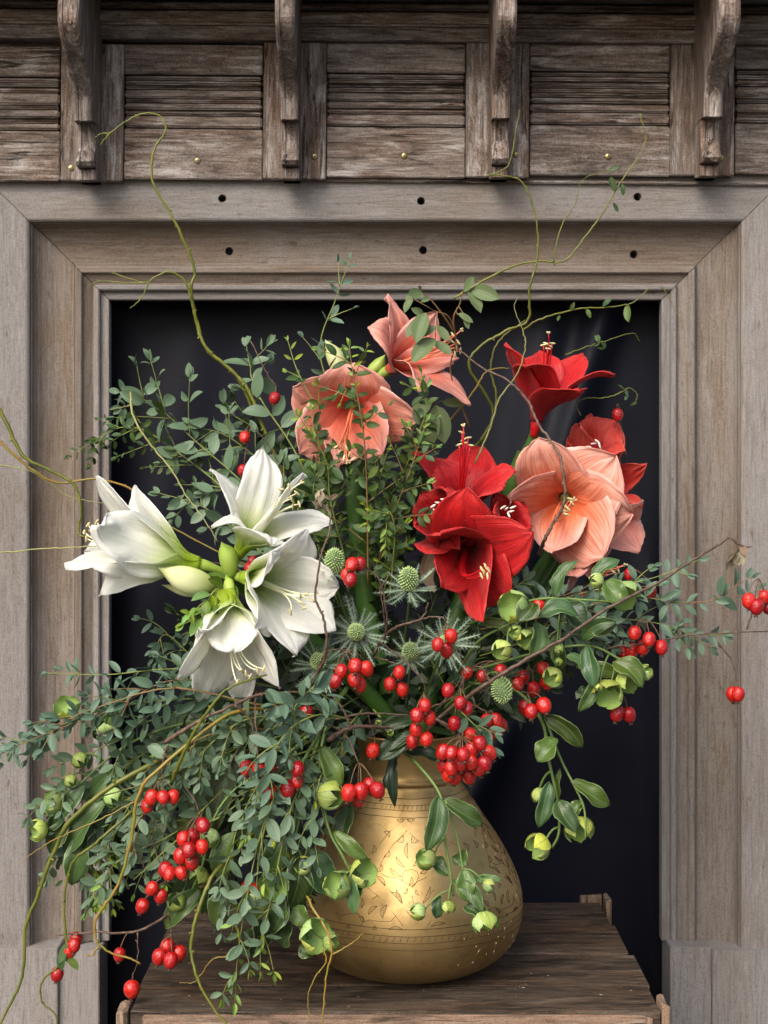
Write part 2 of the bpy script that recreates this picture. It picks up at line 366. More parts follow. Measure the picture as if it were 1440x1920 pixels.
# outer wall boards beyond the fascia
board('side_board', -420, -23, 350, 2500, YF-.02, .03, wood_gz, surround)
board('side_board', 1466, 1860, 350, 2500, YF-.02, .03, wood_gz, surround)
board('wall_backing', -700, 2150, -100, 2500, YF+.16, .03, wood_gz, surround)  # unseen board added behind the frame, blocks sky light through the drilled holes
# frieze
YZ = .385
RT = R(.48)
def fb(name, x0, x1, y0, y1, dy=0, th=.03, mat=wood_fx, bev=.0016, rt=0, par=surround):
    xm = (x0+x1)/2; sh = (720-xm)*math.tan(RT)
    return board(name, x0, x1, y0+sh, y1+sh, YZ-dy*.001, th+dy*.001, mat, par, bev, RT+rt)
board('frieze_backing', -420, 1860, -60, 342, YZ+.022, .02, wood_fx, surround)
panels = [(-130, 112), (233, 492), (613, 872), (994, 1256), (1379, 1640)]
stiles = [(114, 187), (188, 231), (494, 517), (518, 611), (874, 918), (919, 992), (1258, 1318), (1319, 1377)]
stiles = [(114, 231), (494, 611), (874, 992), (1258, 1377)]
rnd_ = random.Random(3)
for i, (a, b) in enumerate(panels):
    fb('frieze_board', a, b, 81, 136, 0, rt=R(rnd_.uniform(-.12, .12)))
    y = 140
    hs = [23, 9, 13, 8, 17, 8, 11, 9]
    rnd_.shuffle(hs)
    for k, h in enumerate(hs):
        if y+h > 239: break
        fb('reeded_slat', a+1, b-1, y, y+h-2.3, (1, 6, -1, 5)[k % 4] + rnd_.uniform(-1, 1), bev=.0026, rt=R(rnd_.uniform(-.06, .06))); y += h
    fb('frieze_board', a, b, y+1, 333, 2, rt=R(rnd_.uniform(-.1, .1)))
for a, b in stiles: 
    m_ = (a+b)/2
    fb('frieze_stile', a, b, 78, 334, 6, mat=wood_fz)
fb('top_rail', -420, 1860, 50, 76, 14, mat=wood_fx)
fb('top_rail', -420, 1860, 22, 48, 22, mat=wood_fx, bev=.004)
fb('top_rail', -420, 1860, 6, 19, 12, mat=wood_fx, bev=.003)
fb('bottom_rail', -420, 1860, 335, 341, -6, mat=wood_fx)
# mantel shelf
gg = G(); gg.box(-1.3, 1.35, .178, YF+.05, .772, .81); me, org = gg.mesh('mantel_shelf', wood_fx, False); bevelmesh(me, .004); o = place(bpy.data.objects.new('mantel_shelf', me), surround, Matrix.Translation(org) @ Matrix.Rotation(RT, 4, 'Y'))
# corbels: side outline of (photo y, protrusion m)
cprof = [(-40, .190), (0, .196), (30, .200), (55, .190), (80, .171), (105, .146), (130, .118), (150, .098), (168, .086), (182, .080), (200, .079), (222, .079), (224, .066), (226, .054),
         (245, .050), (262, .050), (276, .054), (288, .062), (298, .066), (307, .060), (311, .048), (312, .040), (315, .046), (333, .046), (336, .034), (338, .0)]
def corbel(xc, wpx, tilt):
    Yw = YZ-.006; gg = G(); rows = []
    hw = wpx*kx*.46; xm = P(xc, 300, Yw-.045).x; 
    up_ = [(q.x, q.y) for q in smooth_path([Vector((a_*.01, b_, 0)) for a_, b_ in cprof[1:11]], 3)]
    full = [cprof[0]] + [(a_*100, b_) for a_, b_ in up_] + cprof[11:]
    for yy, p in full:
        d = Yw - p; z = P(0, yy + (720-xc)*math.tan(RT)*.8, d).z if yy > -40 else .772
        f = 1.0 + .10*max(0, (200-yy)/200)
        h_ = hw*f
        rows.append([Vector((xm-h_, Yw, z)), Vector((xm-h_, d+.003, z)), Vector((xm-h_+.003, d, z)), Vector((xm-h_*.55, d-.001, z)), Vector((xm-h_*.5, d+.0015, z)), Vector((xm, d+.0022, z)), Vector((xm+h_*.5, d+.0015, z)), Vector((xm+h_*.55, d-.001, z)), Vector((xm+h_-.003, d, z)), Vector((xm+h_, d+.003, z)), Vector((xm+h_, Yw, z))])
    gg.grid(rows, True, uv=False); n = len(rows[0]); gg.f.append(tuple(range(n))); gg.f.append(tuple((len(rows)-1)*n+j for j in range(n))[::-1]); gg.m += [0, 0]
    me, org = gg.mesh('corbel', wood_fz, False)
    bm = bmesh.new(); bm.from_mesh(me); bmesh.ops.recalc_face_normals(bm, faces=bm.faces); bm.to_mesh(me); bm.free()
    return place(bpy.data.objects.new('corbel', me), surround, Matrix.Translation(org))
corbel(163, 35, 0); corbel(545, 33, 0); corbel(937, 33, 0); corbel(1330, 36, 0)
brass_s = plain('brass_screw', (.55, .45, .2), .35, .3, 300, metal=.9); slot_m = plain('screw_slot', (.05, .04, .02), .8)
for sx, sy in ((133, 315), (370, 301), (590, 293), (758, 292), (968, 290), (1140, 293), (1352, 296)):
    c = P(sx, sy, YZ-.0075 if sx in (133, 590, 968, 1352) else YZ-.0035); gg = G()
    gg.tube([c+Vector((0, .006, 0)), c+Vector((0, -.0002, 0)), c+Vector((0, -.0012, 0))], [.0048, .0048, .0038], 14)
    s_ = gg.build('screw', brass_s, surround); gg = G()
    gg.box(c.x-.0028, c.x+.0028, c.y-.0016, c.y-.001, c.z-.0005, c.z+.0005); gg.box(c.x-.0005, c.x+.0005, c.y-.0015, c.y-.0011, c.z-.0028, c.z+.0028)
    gg.build('screw_slot', slot_m, s_, False)
# black cloth hung in the opening
mc = M_('black_cloth'); v_ = mc.coord(); nz = mc.noise(v_, 3, 5); wv = mc.noise(v_, 900, 2)
mc.col(mc.mix(mc.ramp(nz, [(.35, 0), (.7, 1)]), (.0020, .0024, .0055), (.0050, .0058, .012))); mc.rough(.55); mc.spec(.14); mc.b.inputs['Sheen Weight'].default_value = .045; mc.b.inputs['Sheen Roughness'].default_value = .4; mc.b.inputs['Sheen Tint'].default_value = (.55, .62, 1, 1)
mc.bump(wv, .0002, .5)
rows = []; NX, NZ = 130, 120
for i in range(NZ+1):
    z = .36 - (1.74)*i/NZ; row = []
    for j in range(NX+1):
        x = -.56 + 1.12*j/NX
        y = YF + .085 + .004*math.sin(x*19+z*3) + .006*noise.noise(Vector((x*2, z*2, 0)))
        # soft diagonal folds sweeping from upper right, and a bunch at the lower right
        for (x0, k, a, wd, za, zb_) in ((.33, .30, .034, .030, .35, -.20), (.26, .16, .020, .035, .3, -.3), (.47, .30, .050, .035, -.45, -1.1), (.44, -.08, .022, .025, -.2, -.95), (-.35, .2, .008, .05, .3, -.7)):
            xx = x0 + k*(z-.1)*(1 if za > 0 else 1.6 if k > .2 else 1)
            e = 1/(1+math.exp((z-za)*26)) * 1/(1+math.exp((zb_-z)*22))
            y -= 1.25*a*e*math.exp(-((x-xx)/wd)**2)
        y += .0035*noise.noise(Vector((x*9, z*7, 3)))
        row.append(Vector((x, y, z)))
    rows.append(row)
gg = G(); gg.grid(rows, uv=False)
tag(gg.build('hanging_cloth', mc.m), 'black cloth hung as a backdrop inside the fireplace opening', 'cloth')

# wooden crate under the vase
ZC = -.697
crate = thing('wooden_crate', (.015, .07, -1.42), 'dark weathered wooden crate with plank top carrying the brass vase', 'crate')
cx0, cx1 = -.326, .355; cuts = [-.19, -.085, .055, .195, .324]
offs = [(.0, .0), (-.004, .004), (-.002, -.003), (.003, -.008)]
for i in range(4):
    gg = G(); x0, x1 = cx0+offs[i][0], cx1+offs[i][1]; y0, y1 = cuts[i]+.0012, cuts[i+1]-.0012; dz = (0, -.0015, .0008, -.001)[i]
    rows = []; N = 40
    for k in range(N+1):
        x = x0+(x1-x0)*k/N; e0 = .0016*noise.noise(Vector((x*14, i*3, 0)))+.001*noise.noise(Vector((x*60, i*3, 0))); e1 = .0016*noise.noise(Vector((x*13, i*5+9, 0)))
        pr = [(y0+e0, -.016), (y0+e0, -.004), (y0+e0+.001, -.0012), (y0+e0+.004, 0), ((y0*.66+y1*.34), .0006*noise.noise(Vector((x*7, i, 4)))), ((y0*.33+y1*.67), .0006*noise.noise(Vector((x*7, i, 8)))), (y1+e1-.004, 0), (y1+e1-.001, -.0012), (y1+e1, -.004), (y1+e1, -.016)]
        rows.append([Vector((x, y, ZC+dz+z)) for y, z in pr])
    gg.grid(rows, True, uv=False); n = len(rows[0]); gg.f.append(tuple(range(n))[::-1]); gg.f.append(tuple((len(rows)-1)*n+j for j in range(n))); gg.m += [0, 0]
    gg.build('top_plank', wood_cx, crate, False)
wood_edge = wood('crate_edge_wood', 'X', (.20, .14, .10), (.24, .15, .10), (.02, .014, .01), (.32, .25, .19), .8, .5, .5, .0014)
zz = ZC-.018
for k in range(6):
    z1 = zz - k*.118; z0 = z1-.112
    zt1 = ZC-.0025 if k == 0 else z1
    for (a, b, c, d, mt) in ((cx0+.016, cx1-.018, -.1965, -.1912, wood_edge), (cx0+.016, cx1-.018, .305, .32, wood_edge)):
        gg = G(); gg.box(a, b, c, d, z0, zt1 if c < 0 else z1); me, org = gg.mesh('side_plank', mt, False); bevelmesh(me, .002); inst('side_plank', me, crate, Matrix.Translation(org))
    for (a, b) in ((cx0+.001, cx0+.015), (cx1-.017, cx1-.003)):
        gg = G(); gg.box(a, b, -.165, .30, z0, z1); me, org = gg.mesh('side_plank', wood_cy, False); bevelmesh(me, .002); inst('side_plank', me, crate, Matrix.Translation(org))
def post(x0, x1, y0, y1, ztop):
    gg = G(); rows = []; N = 14
    for i in range(N+1):
        z = -1.42+(ztop+1.42)*i/N; j = .0012
        rows.append([Vector((x+random.uniform(-j, j), y+random.uniform(-j, j), z+(random.uniform(-.004, .003) if i == N else 0))) for x, y in ((x0, y0), ((x0+x1)/2, y0), (x1, y0), (x1, (y0+y1)/2), (x1, y1), ((x0+x1)/2, y1), (x0, y1), (x0, (y0+y1)/2))])
    gg.grid(rows, True, uv=False); gg.f.append(tuple(N*8+j for j in range(8))); gg.m.append(0)
    me, org = gg.mesh('corner_post', wood_cz, False); bevelmesh(me, .0012, 1); inst('corner_post', me, crate, Matrix.Translation(org))
post(.330, .3445, -.196, -.1885, ZC-.006); post(.3565, .367, -.196, -.150, ZC+.008)
post(-.344, -.329, -.196, -.16, ZC+.002); post(.318, .352, .3265, .338, ZC+.010); post(.3555, .364, .300, .338, ZC+.008)
post(-.342, -.330, .30, .338, ZC+.004)

gg = G(); fr_ = random.Random(9)
for k in range(70):
    x = fr_.uniform(-.30, .33); y = fr_.uniform(-.18, .30); r_ = fr_.uniform(.0006, .0019); n_ = fr_.randint(4, 6); z = ZC+.0022
    pts_ = [(x+r_*(1.6 if fr_.random() < .3 else 1)*math.cos(2*math.pi*i/n_+k), y+r_*.6*math.sin(2*math.pi*i/n_+k), z-.0004) for i in range(n_)]
    gg.add(pts_+[(x, y, z+.0005)], [(i, (i+1) % n_, n_) for i in range(n_)])
o = gg.build('wood_flecks', plain('pale_splinter_fleck', (.34, .28, .20), .7, .5, 200), crate); o['kind'] = 'stuff'

# ------------------------------------------------------------ brass vase
mb = M_('worn_brass'); v_ = mb.coord(); n1 = mb.noise(v_, 9, 6, .65, .5); n2 = mb.noise(mb.vmul(v_, (30, 30, 160)), 1, 4, .6); n3 = mb.noise(v_, 55, 5, .7)
c = mb.mix(mb.ramp(n1, [(.3, 0), (.7, 1)]), (.40, .265, .10), (.50, .36, .17))
c = mb.mix(mb.ramp(n3, [(.30, .45), (.46, 0)]), c, (.22, .125, .045)); c = mb.mix(mb.ramp(n2, [(.3, .3), (.5, 0)]), c, (.34, .21, .08))
mb.col(c); mb.b.inputs['Metallic'].default_value = 1; mb.rough(mb.ramp(n1, [(.3, .42), (.7, .54)])); mb.bump(mb.math('ADD', n1, mb.math('MULTIPLY', n2, .25)), .0012, .6)
VX = P(767, 1600, 0).x
vp = [(.0, -.6955), (.055, -.697), (.075, -.6965), (.098, -.692), (.122, -.680), (.141, -.664), (.152, -.646), (.158, -.626), (.1595, -.606), (.157, -.585), (.151, -.566), (.1435, -.549),
      (.133, -.529), (.1215, -.510), (.109, -.492), (.097, -.474), (.086, -.4575), (.078, -.4455), (.0735, -.4385), (.0725, -.434), (.0745, -.4315), (.0745, -.4275), (.0722, -.425), (.0705, -.420),
      (.070, -.41), (.0705, -.395), (.0725, -.38), (.0765, -.372), (.0785, -.369), (.0775, -.367), (.0745, -.369), (.069, -.38), (.067, -.42), (.07, -.44), (.11, -.50), (.13, -.56), (.12, -.66), (0, -.67)]
vps = smooth_path([Vector((a, 0, b)) for a, b in vp], 4)
vase = thing('brass_vase', (VX, 0, ZC), 'round engraved brass vase with narrow neck standing on the wooden crate', 'vase')
rows = [[Vector((VX+max(q.x, .0002)*math.cos(a), max(q.x, .0002)*math.sin(a), q.z)) for a in [2*math.pi*k/96 for k in range(96)]] for q in vps]
gg = G(); gg.grid(rows, True, uv=False); gg.build('vase_body', mb.m, vase)
outer = [(q.z, q.x) for q in vps if True][:len(vps)-36]
outer = [o_ for o_ in outer if o_[0] <= -.372]
def vr(z):
    for (z0, r0), (z1, r1) in zip(outer, outer[1:]):
        if min(z0, z1) <= z <= max(z0, z1) and abs(z1-z0) > 1e-7: return r0+(r1-r0)*(z-z0)/(z1-z0)
    return .07
def vhit(x, y):
    o_ = Vector((0, -DC, 0)); d = (P(x, y, 0)-o_).normalized(); t = 1.9
    while t < 2.5:
        q = o_+d*t
        if math.hypot(q.x-VX, q.y) <= vr(q.z)+.0001: return (math.atan2(q.y, q.x-VX), q.z)
        t += .0008
    return None
def vpt(a, z, e=.00015): r = vr(z)+e; return Vector((VX+r*math.cos(a), r*math.sin(a), z))
gg = G(); PEN = .00042
for ycr in (470, 520, 560, 612, 1450, 1505, 1556, 1608):
    h = vhit(640+480/4, 1380+ycr/4); z = h[1]
    gg.tube([vpt(2*math.pi*k/120, z+.0004*math.sin(k*.4)) for k in range(121)], PEN, 4, cap=False)
# band ticks
for ya, yb, n in ((522, 557, 90), (1512, 1550, 110)):
    z0 = vhit(760, 1380+ya/4)[1]; z1 = vhit(760, 1380+yb/4)[1]
    for k in range(n):
        if random.random() < .12: continue
        a = 2*math.pi*k/n; gg.tube([vpt(a+.01, z0), vpt(a-.006, z1*.85+z0*.15)], PEN*.9, 3)
motif = []     # polylines in the enlarged crop's pixels (x4, origin 640,1380)
def L(*p): motif.append([p[i:i+2] for i in range(0, len(p), 2)])
L(275, 655, 360, 722, 290, 805); L(360, 720, 480, 622); L(495, 625, 660, 750); L(400, 805, 495, 705); L(510, 725, 650, 840); L(400, 800, 325, 905, 245, 1050); L(245, 1040, 330, 1120)
L(365, 1160, 500, 1325, 560, 1420, 600, 1300, 690, 1150); L(650, 1420, 700, 1310); L(190, 1130, 270, 1195, 400, 1340, 460, 1420); L(230, 1225, 275, 1195)
L(460, 1080, 455, 1040, 480, 1010, 530, 1000, 570, 1020, 580, 1060, 555, 1110, 530, 1135); L(300, 1030, 340, 1055, 400, 1060, 460, 1085, 525, 1130); L(525, 1130, 580, 1085, 640, 1060)
L(545, 1270, 530, 1200); L(145, 1430, 165, 1395, 210, 1380, 290, 1390, 370, 1390, 410, 1350); L(0, 1350, 60, 1330, 120, 1330, 165, 1370, 175, 1395); L(80, 770, 120, 860, 140, 870)
NL = len(motif)
def leafy(x0, y0, x1, y1, wd):
    dx, dy = x1-x0, y1-y0; ln = math.hypot(dx, dy); nx_, ny_ = -dy/ln, dx/ln
    for sg in (0, 1):
        motif.append([(x0+dx*t+nx_*wd*sg*math.sin(math.pi*t), y0+dy*t+ny_*wd*sg*math.sin(math.pi*t)) for t in [i/8 for i in range(9)]])
    k = int(ln/13)
    for i in range(1, k):
        t = i/k; m_ = math.sin(math.pi*t)*wd; motif.append([(x0+dx*t, y0+dy*t), (x0+dx*t+nx_*m_, y0+dy*t+ny_*m_)])
for q in ((415, 625, 475, 622, 24), (490, 622, 550, 622, 24), (320, 715, 360, 760, -30), (415, 790, 465, 745, 36), (530, 750, 580, 790, 40), (495, 800, 500, 918, 26), (412, 903, 475, 985, 22), (368, 990, 450, 1052, 26), (320, 905, 360, 860, 30), (300, 960, 280, 1020, -24),
          (260, 1050, 330, 1125, -26), (510, 1120, 525, 1055, 22), (375, 1170, 455, 1255, -34), (415, 1150, 460, 1255, 22), (470, 1185, 495, 1140, 16), (560, 1150, 580, 1195, 14), (610, 1255, 665, 1130, 26), (540, 975, 570, 915, 24), (140, 870, 150, 800, 26), (230, 880, 245, 815, 28), (205, 1340, 270, 1275, -26),
          (310, 1365, 345, 1265, -36), (130, 1350, 160, 1395, -26), (70, 1305, 45, 1250, 20), (150, 1290, 155, 1215, 20), (355, 1450, 460, 1450, -24), (670, 1430, 780, 1405, -24), (235, 1450, 265, 1450, -26), (35, 1440, 70, 1440, -22), (590, 1030, 640, 990, 24), (630, 680, 670, 720, 26)):
    leafy(*q)
for pi_, pl in enumerate(motif):
    hs_ = [vhit(640+x/4, 1380+y/4) for x, y in pl]
    if any(h is None for h in hs_): continue
    for rot_ in (0, 1.26, 2.51, 3.77, 5.03):
        gg.tube([vpt(a+rot_, z) for a, z in hs_], PEN*1.05 if pi_ < NL else PEN*.85 if len(pl) > 2 else PEN*.6, 3)
o = gg.build('engraving', plain('engraved_line_patina', (.10, .055, .02), .6, .3, metal=.5), vase); o['kind'] = 'stuff'
gg = G()
for k in range(26):
    a = random.uniform(-1.15, -.25); z = random.uniform(-.66, -.49); l = random.uniform(.002, .012)
    gg.tube([vpt(a, z, .0001), vpt(a+random.uniform(-.03, .01), z-l, .0001)], random.uniform(.0002, .0005), 3)
o = gg.build('scratch_marks', plain('bare_brass_scratch', (.8, .66, .42), .35, metal=1), vase); o['kind'] = 'stuff'
# ------------------------------------------------------------ amaryllis
CAMP = Vector((0, -DC, 0))
def petal(parent, B, ax, e1, e2, Lt, tip, mat, rseed, nm='petal'):
    rd = random.Random(rseed)
    x, y, Y, W = tip[:4]; W *= 1.2; opt = tip[4] if len(tip) > 4 else {}
    T = P(x, y, Y) - B; zT = T.dot(ax); a_, b_ = T.dot(e1), T.dot(e2); rT = math.hypot(a_, b_)
    rad = (e1*a_+e2*b_).normalized(); sd = ax.cross(rad)
    r0 = opt.get('r0', .0065); flare = opt.get('fl', .35); rec = opt.get('rec', .0)
    P0 = (r0, 0.0); P1 = (r0*1.25, Lt*.62); P2 = (max(r0*1.6, rT*flare), max(Lt*1.05, min(zT, Lt*1.5)) + rec + .12*rT); P3 = (rT, zT)
    if 'pz' in opt: P2 = (P2[0], Lt*opt['pz'])
    cup = opt.get('cup', rd.uniform(4, 11)); ruf = 1.35*opt.get('ruf', .0024)*rd.uniform(.7, 1.3); ph = rd.uniform(0, 6); fr = rd.uniform(9, 14)
    tw = opt.get('tw', rd.uniform(-.25, .25)); keel = .0016
    nu, nv = 30, 17; rows = []
    cl = []
    for i in range(nu):
        u = i/(nu-1); m = 1-u
        ro = m**3*P0[0]+3*m*m*u*P1[0]+3*m*u*u*P2[0]+u**3*P3[0]; z = m**3*P0[1]+3*m*m*u*P1[1]+3*m*u*u*P2[1]+u**3*P3[1]
        cl.append((ro, z))
    ua = opt.get('ua', 1.0); ub = opt.get('ub', .78); um = ua/(ua+ub); pk = (um**ua)*((1-um)**ub)*.97
    for i in range(nu):
        u = i/(nu-1); ro, z = cl[i]
        j0, j1 = max(i-1, 0), min(i+1, nu-1); dr, dz = cl[j1][0]-cl[j0][0], cl[j1][1]-cl[j0][1]; q = math.hypot(dr, dz) or 1
        tn = rad*(dr/q)+ax*(dz/q); s_ = sd; nrm = (ax*(dr/q)-rad*(dz/q))
        th = tw*u*u; s2 = s_*math.cos(th)+nrm*math.sin(th); n2 = nrm*math.cos(th)-s_*math.sin(th)
        w0 = r0*1.35
        wd = W*(u**ua*max(1-u, 0)**ub)/pk*(1-.12*u)*(1 if u < .86 else 1-.35*((u-.86)/.14)**1.0) + w0*(1-u)**2.5
        if u > .97: wd = max(wd*.6, .0004)
        if i == nu-1: wd = .0003
        t = min(1, u/opt.get('wr', .45)); t = t*t*(3-2*t); k = (1-t)/max(ro, r0*.9)+t*cup*(1-.5*u)
        row = []
        for j in range(nv):
            v = -1+2*j/(nv-1); s = v*wd; an = max(-1.9, min(1.9, k*s)); kk = an/s if abs(s) > 1e-7 else k
            lat = math.sin(an)/kk if abs(kk) > 1e-5 else s; up = (1-math.cos(an))/kk if abs(kk) > 1e-5 else 0
            rf = ruf*u*(abs(v)**2)*math.sin(fr*u+ph+(1.7 if v > 0 else 0)) + ruf*1.3*u*noise.noise(Vector((u*4+ph, v*2.2, rseed*.37)))
            kl = -keel*math.exp(-(v/.13)**2)*math.sin(math.pi*min(u*1.1, 1)) + .0008*math.sin(v*13+ph)*u + .0016*u*noise.noise(Vector((u*9, v*5+ph, rseed)))
            jag = (tn*.5+s2*.6*(1 if v > 0 else -1))*(.0030*noise.noise(Vector((v*5, u*22, rseed)))*abs(v)**3*u)
            row.append(B + rad*ro + ax*z + s2*lat + n2*(up+rf+kl) + jag)
        rows.append(row)
    g = G(); g.grid(rows)
    o = g.build(nm, mat, parent)
    md = o.modifiers.new('thickness', 'SOLIDIFY'); md.thickness = .0007; md.offset = 0
    return o
AX = {}
def curve3(a, b, c, n=10): return [a*(1-t)**2+b*2*t*(1-t)+c*t*t for t in [i/n for i in range(n+1)]]
def bloom(root, base, throat, tips, mat, tube_mat, stam, fil, anth, stigma=None, seed=0, joint=None, r0=.0065, nm_label=None, sr=.0011):
    B = P(*base); Th = P(*throat); ax = (Th-B).normalized(); Lt = (Th-B).length
    e1 = ax.orthogonal().normalized(); e2 = ax.cross(e1)
    g = G()
    J = P(*joint) if joint else B-ax*.03
    mid = B-ax*.022
    pth = curve3(J, mid, B, 8)[:-1] + [B+ax*.004, B+ax*.012]
    rads = [.0052, .0052, .0053, .0055, .0058, .0064, .0073, .0078, .0076, .0072]
    g.tube(pth, rads, 10)
    f = g.build('flower', tube_mat, root)
    if nm_label: f['label'] = nm_label
    for i, t in enumerate(tips):
        o = dict(t[4]) if len(t) > 4 else {}; o.setdefault('r0', r0*(.92 if i % 2 else 1.06))
        petal(f, B, ax, e1, e2, Lt, tuple(t[:4])+(o,), mat, seed*17+i*3+1)
    for i, s in enumerate(stam):
        T = P(*s); a = 2*math.pi*i/max(1, len(stam)); S = B+ax*(Lt*.45)+(e1*math.cos(a)+e2*math.sin(a))*.003
        ctrl = S+ax*((T-S).dot(ax)*.75) + Vector((0, 0, -.012)); pts = curve3(S, ctrl, T, 10)
        gs = G(); gs.tube(pts, [sr]*7+[sr*.9, sr*.8, sr*.75, sr*.6], 6)
        d = (pts[-1]-pts[-2]).normalized(); ad = (d.cross(Vector((.3, 1, .2)))+rv(.5)).normalized()
        gs.ball(T+d*.001, ad, .0016, .0052, 7, 6, 1)
        gs.build('stamen', [fil, anth], f)
    if stigma:
        T = P(*stigma); S = B+ax*Lt*.4; pts = curve3(S, S+ax*((T-S).dot(ax)*.8)+Vector((0, 0, -.01)), T, 10)
        gs = G(); gs.tube(pts, .0010, 6)
        for k in range(3):
            a = 2*math.pi*k/3; d = (pts[-1]-pts[-2]).normalized(); gs.tube([T, T+d*.003+(e1*math.cos(a)+e2*math.sin(a))*.0028], [.0011, .0014], 6, 1)
        gs.build('stigma', [fil, anth], f)
    return f
def bud(root, a, b, r, mat, seed=0, ribs=True):
    A, Bq = P(*a), P(*b); ax = (Bq-A).normalized(); L_ = (Bq-A).length; u = ax.orthogonal().normalized(); v = ax.cross(u); rows = []
    for i in range(15):
        t = i/14; rr = r*(.38+.62*math.sin(math.pi*min(1, t*1.02)**.85)**.9)*(1 if t < .55 else max(.03, 1-((t-.55)/.45)**2.2))
        rows.append([A+ax*L_*t+(u*math.cos(q)+v*math.sin(q))*rr*(1+.07*math.cos(3*q+t*1.2))+ u*.004*math.sin(t*3) for q in [2*math.pi*k/18 for k in range(18)]])
    g = G(); g.grid(rows, True); return g.build('bud', mat, root)
def scape(root, pts, r, mat=None, n=12):
    p = pxpath(pts, 6); N = len(p); g = G(); g.tube(p, [r*(1+.04*math.sin(i*.9)) for i in range(N)], n); return g.build('scape', mat or S_scape, root)
def spathe(root, pts, w, mat):
    p = pxpath(pts, 5); N = len(p); rows = []
    for i, q in enumerate(p):
        t = (p[min(i+1, N-1)]-p[max(0, i-1)]).normalized(); s = t.cross(Vector((.2, -1, .1))).normalized(); u = i/(N-1); ww = w*math.sin(math.pi*min(.98, .15+.85*u))**.7
        rows.append([q+s*ww*v+Vector((0, -1, 0))*(.5*ww*(v*v)+.002*math.sin(u*17+v*5)) for v in (-1, -.6, -.2, .2, .6, 1)])
    g = G(); g.grid(rows); return g.build('spathe', mat, root)

# --- white stem
wa = thing('amaryllis', P(765, 1400, 0), 'white amaryllis stem with four open blooms and green throats at the left of the vase', 'amaryllis')
scape(wa, [(765, 1400, 0), (690, 1300, -.02), (560, 1180, -.05), (440, 1085, -.09), (425, 1070, -.10)], .012)
J = (428, 1078, -.10)
bloom(wa, (372, 1057, -.125), (275, 1035, -.15), [
    (183, 892, -.155, .027, dict(cup=14, fl=.45, tw=.3, ruf=.0015)), (254, 910, -.05, .031, dict(cup=6, fl=.5)), (186, 985, -.225, .034, dict(cup=9, fl=.5, ruf=.006, rec=.012)),
    (121, 1062, -.185, .033, dict(cup=12, fl=.35)), (190, 1117, -.09, .028, dict(ruf=.004)), (160, 1035, -.07, .030, dict(ruf=.003))],
    pet_white, BUDG, [(166, 985, -.17), (172, 992, -.165), (182, 980, -.17), (163, 1010, -.17), (192, 1000, -.17), (176, 1003, -.17)], FILW, ANTH, (160, 1000, -.18), 1, J, .009, 'white bloom facing left')
bloom(wa, (446, 1040, -.115), (488, 975, -.135), [
    (493, 837, -.075, .027, dict(cup=7, fl=.42)), (392, 883, -.13, .025, dict(cup=8, fl=.5, ruf=.003)), (397, 990, -.175, .014, dict(rec=.008, ruf=.003)),
    (569, 887, -.165, .029, dict(cup=10, fl=.5)), (623, 984, -.12, .030, dict(cup=5, fl=.5)), (508, 1024, -.205, .032, dict(cup=-3, fl=.75, rec=.01, ruf=.003))],
    pet_white, BUDG, [(527, 918, -.19), (541, 913, -.185), (546, 935, -.19), (556, 925, -.18), (560, 945, -.18), (548, 950, -.18)], FILW, ANTH, (565, 905, -.18), 2, J, .008, 'white bloom facing up')
bloom(wa, (456, 1082, -.135), (515, 1095, -.18), [
    (577, 993, -.175, .036, dict(cup=13, fl=.5)), (634, 1099, -.16, .032, dict(cup=5, fl=.6)), (630, 1182, -.185, .034, dict(cup=4, fl=.6)),
    (555, 1230, -.215, .034, dict(cup=5, fl=.6)), (478, 1178, -.245, .031, dict(cup=-6, fl=.75, rec=.012, ruf=.003)), (508, 1034, -.245, .027, dict(cup=-8, fl=.6, rec=.01))],
    pet_white, BUDG, [(563, 1118, -.25), (574, 1114, -.25), (570, 1140, -.25), (584, 1125, -.25), (545, 1147, -.25), (565, 1130, -.25)], FILW, ANTH, (592, 1112, -.25), 3, J, .008, 'white bloom facing right')
bloom(wa, (430, 1108, -.14), (432, 1175, -.165), [
    (332, 1272, -.195, .036, dict(cup=8, fl=.55)), (373, 1325, -.12, .030, dict(cup=6, fl=.4)), (455, 1328, -.10, .026, dict(ruf=.005)),
    (526, 1291, -.185, .034, dict(cup=7, fl=.5)), (438, 1222, -.215, .030, dict(cup=-4, fl=.6, ruf=.004)), (372, 1178, -.215, .018, dict(cup=-4, fl=.8, rec=.01))],
    pet_white, BUDG, [(444, 1278, -.2), (454, 1258, -.21), (468, 1268, -.2), (481, 1256, -.2), (493, 1254, -.2), (460, 1262, -.2)], FILW, ANTH, None, 4, J, .008, 'white bloom hanging down')
bud(wa, (398, 1100, -.125), (296, 1064, -.17), .0175, BUDC); bud(wa, (400, 1108, -.11), (303, 1096, -.13), .009, BUDC)
bud(wa, (434, 1078, -.13), (414, 1016, -.155), .0125, BUDG)

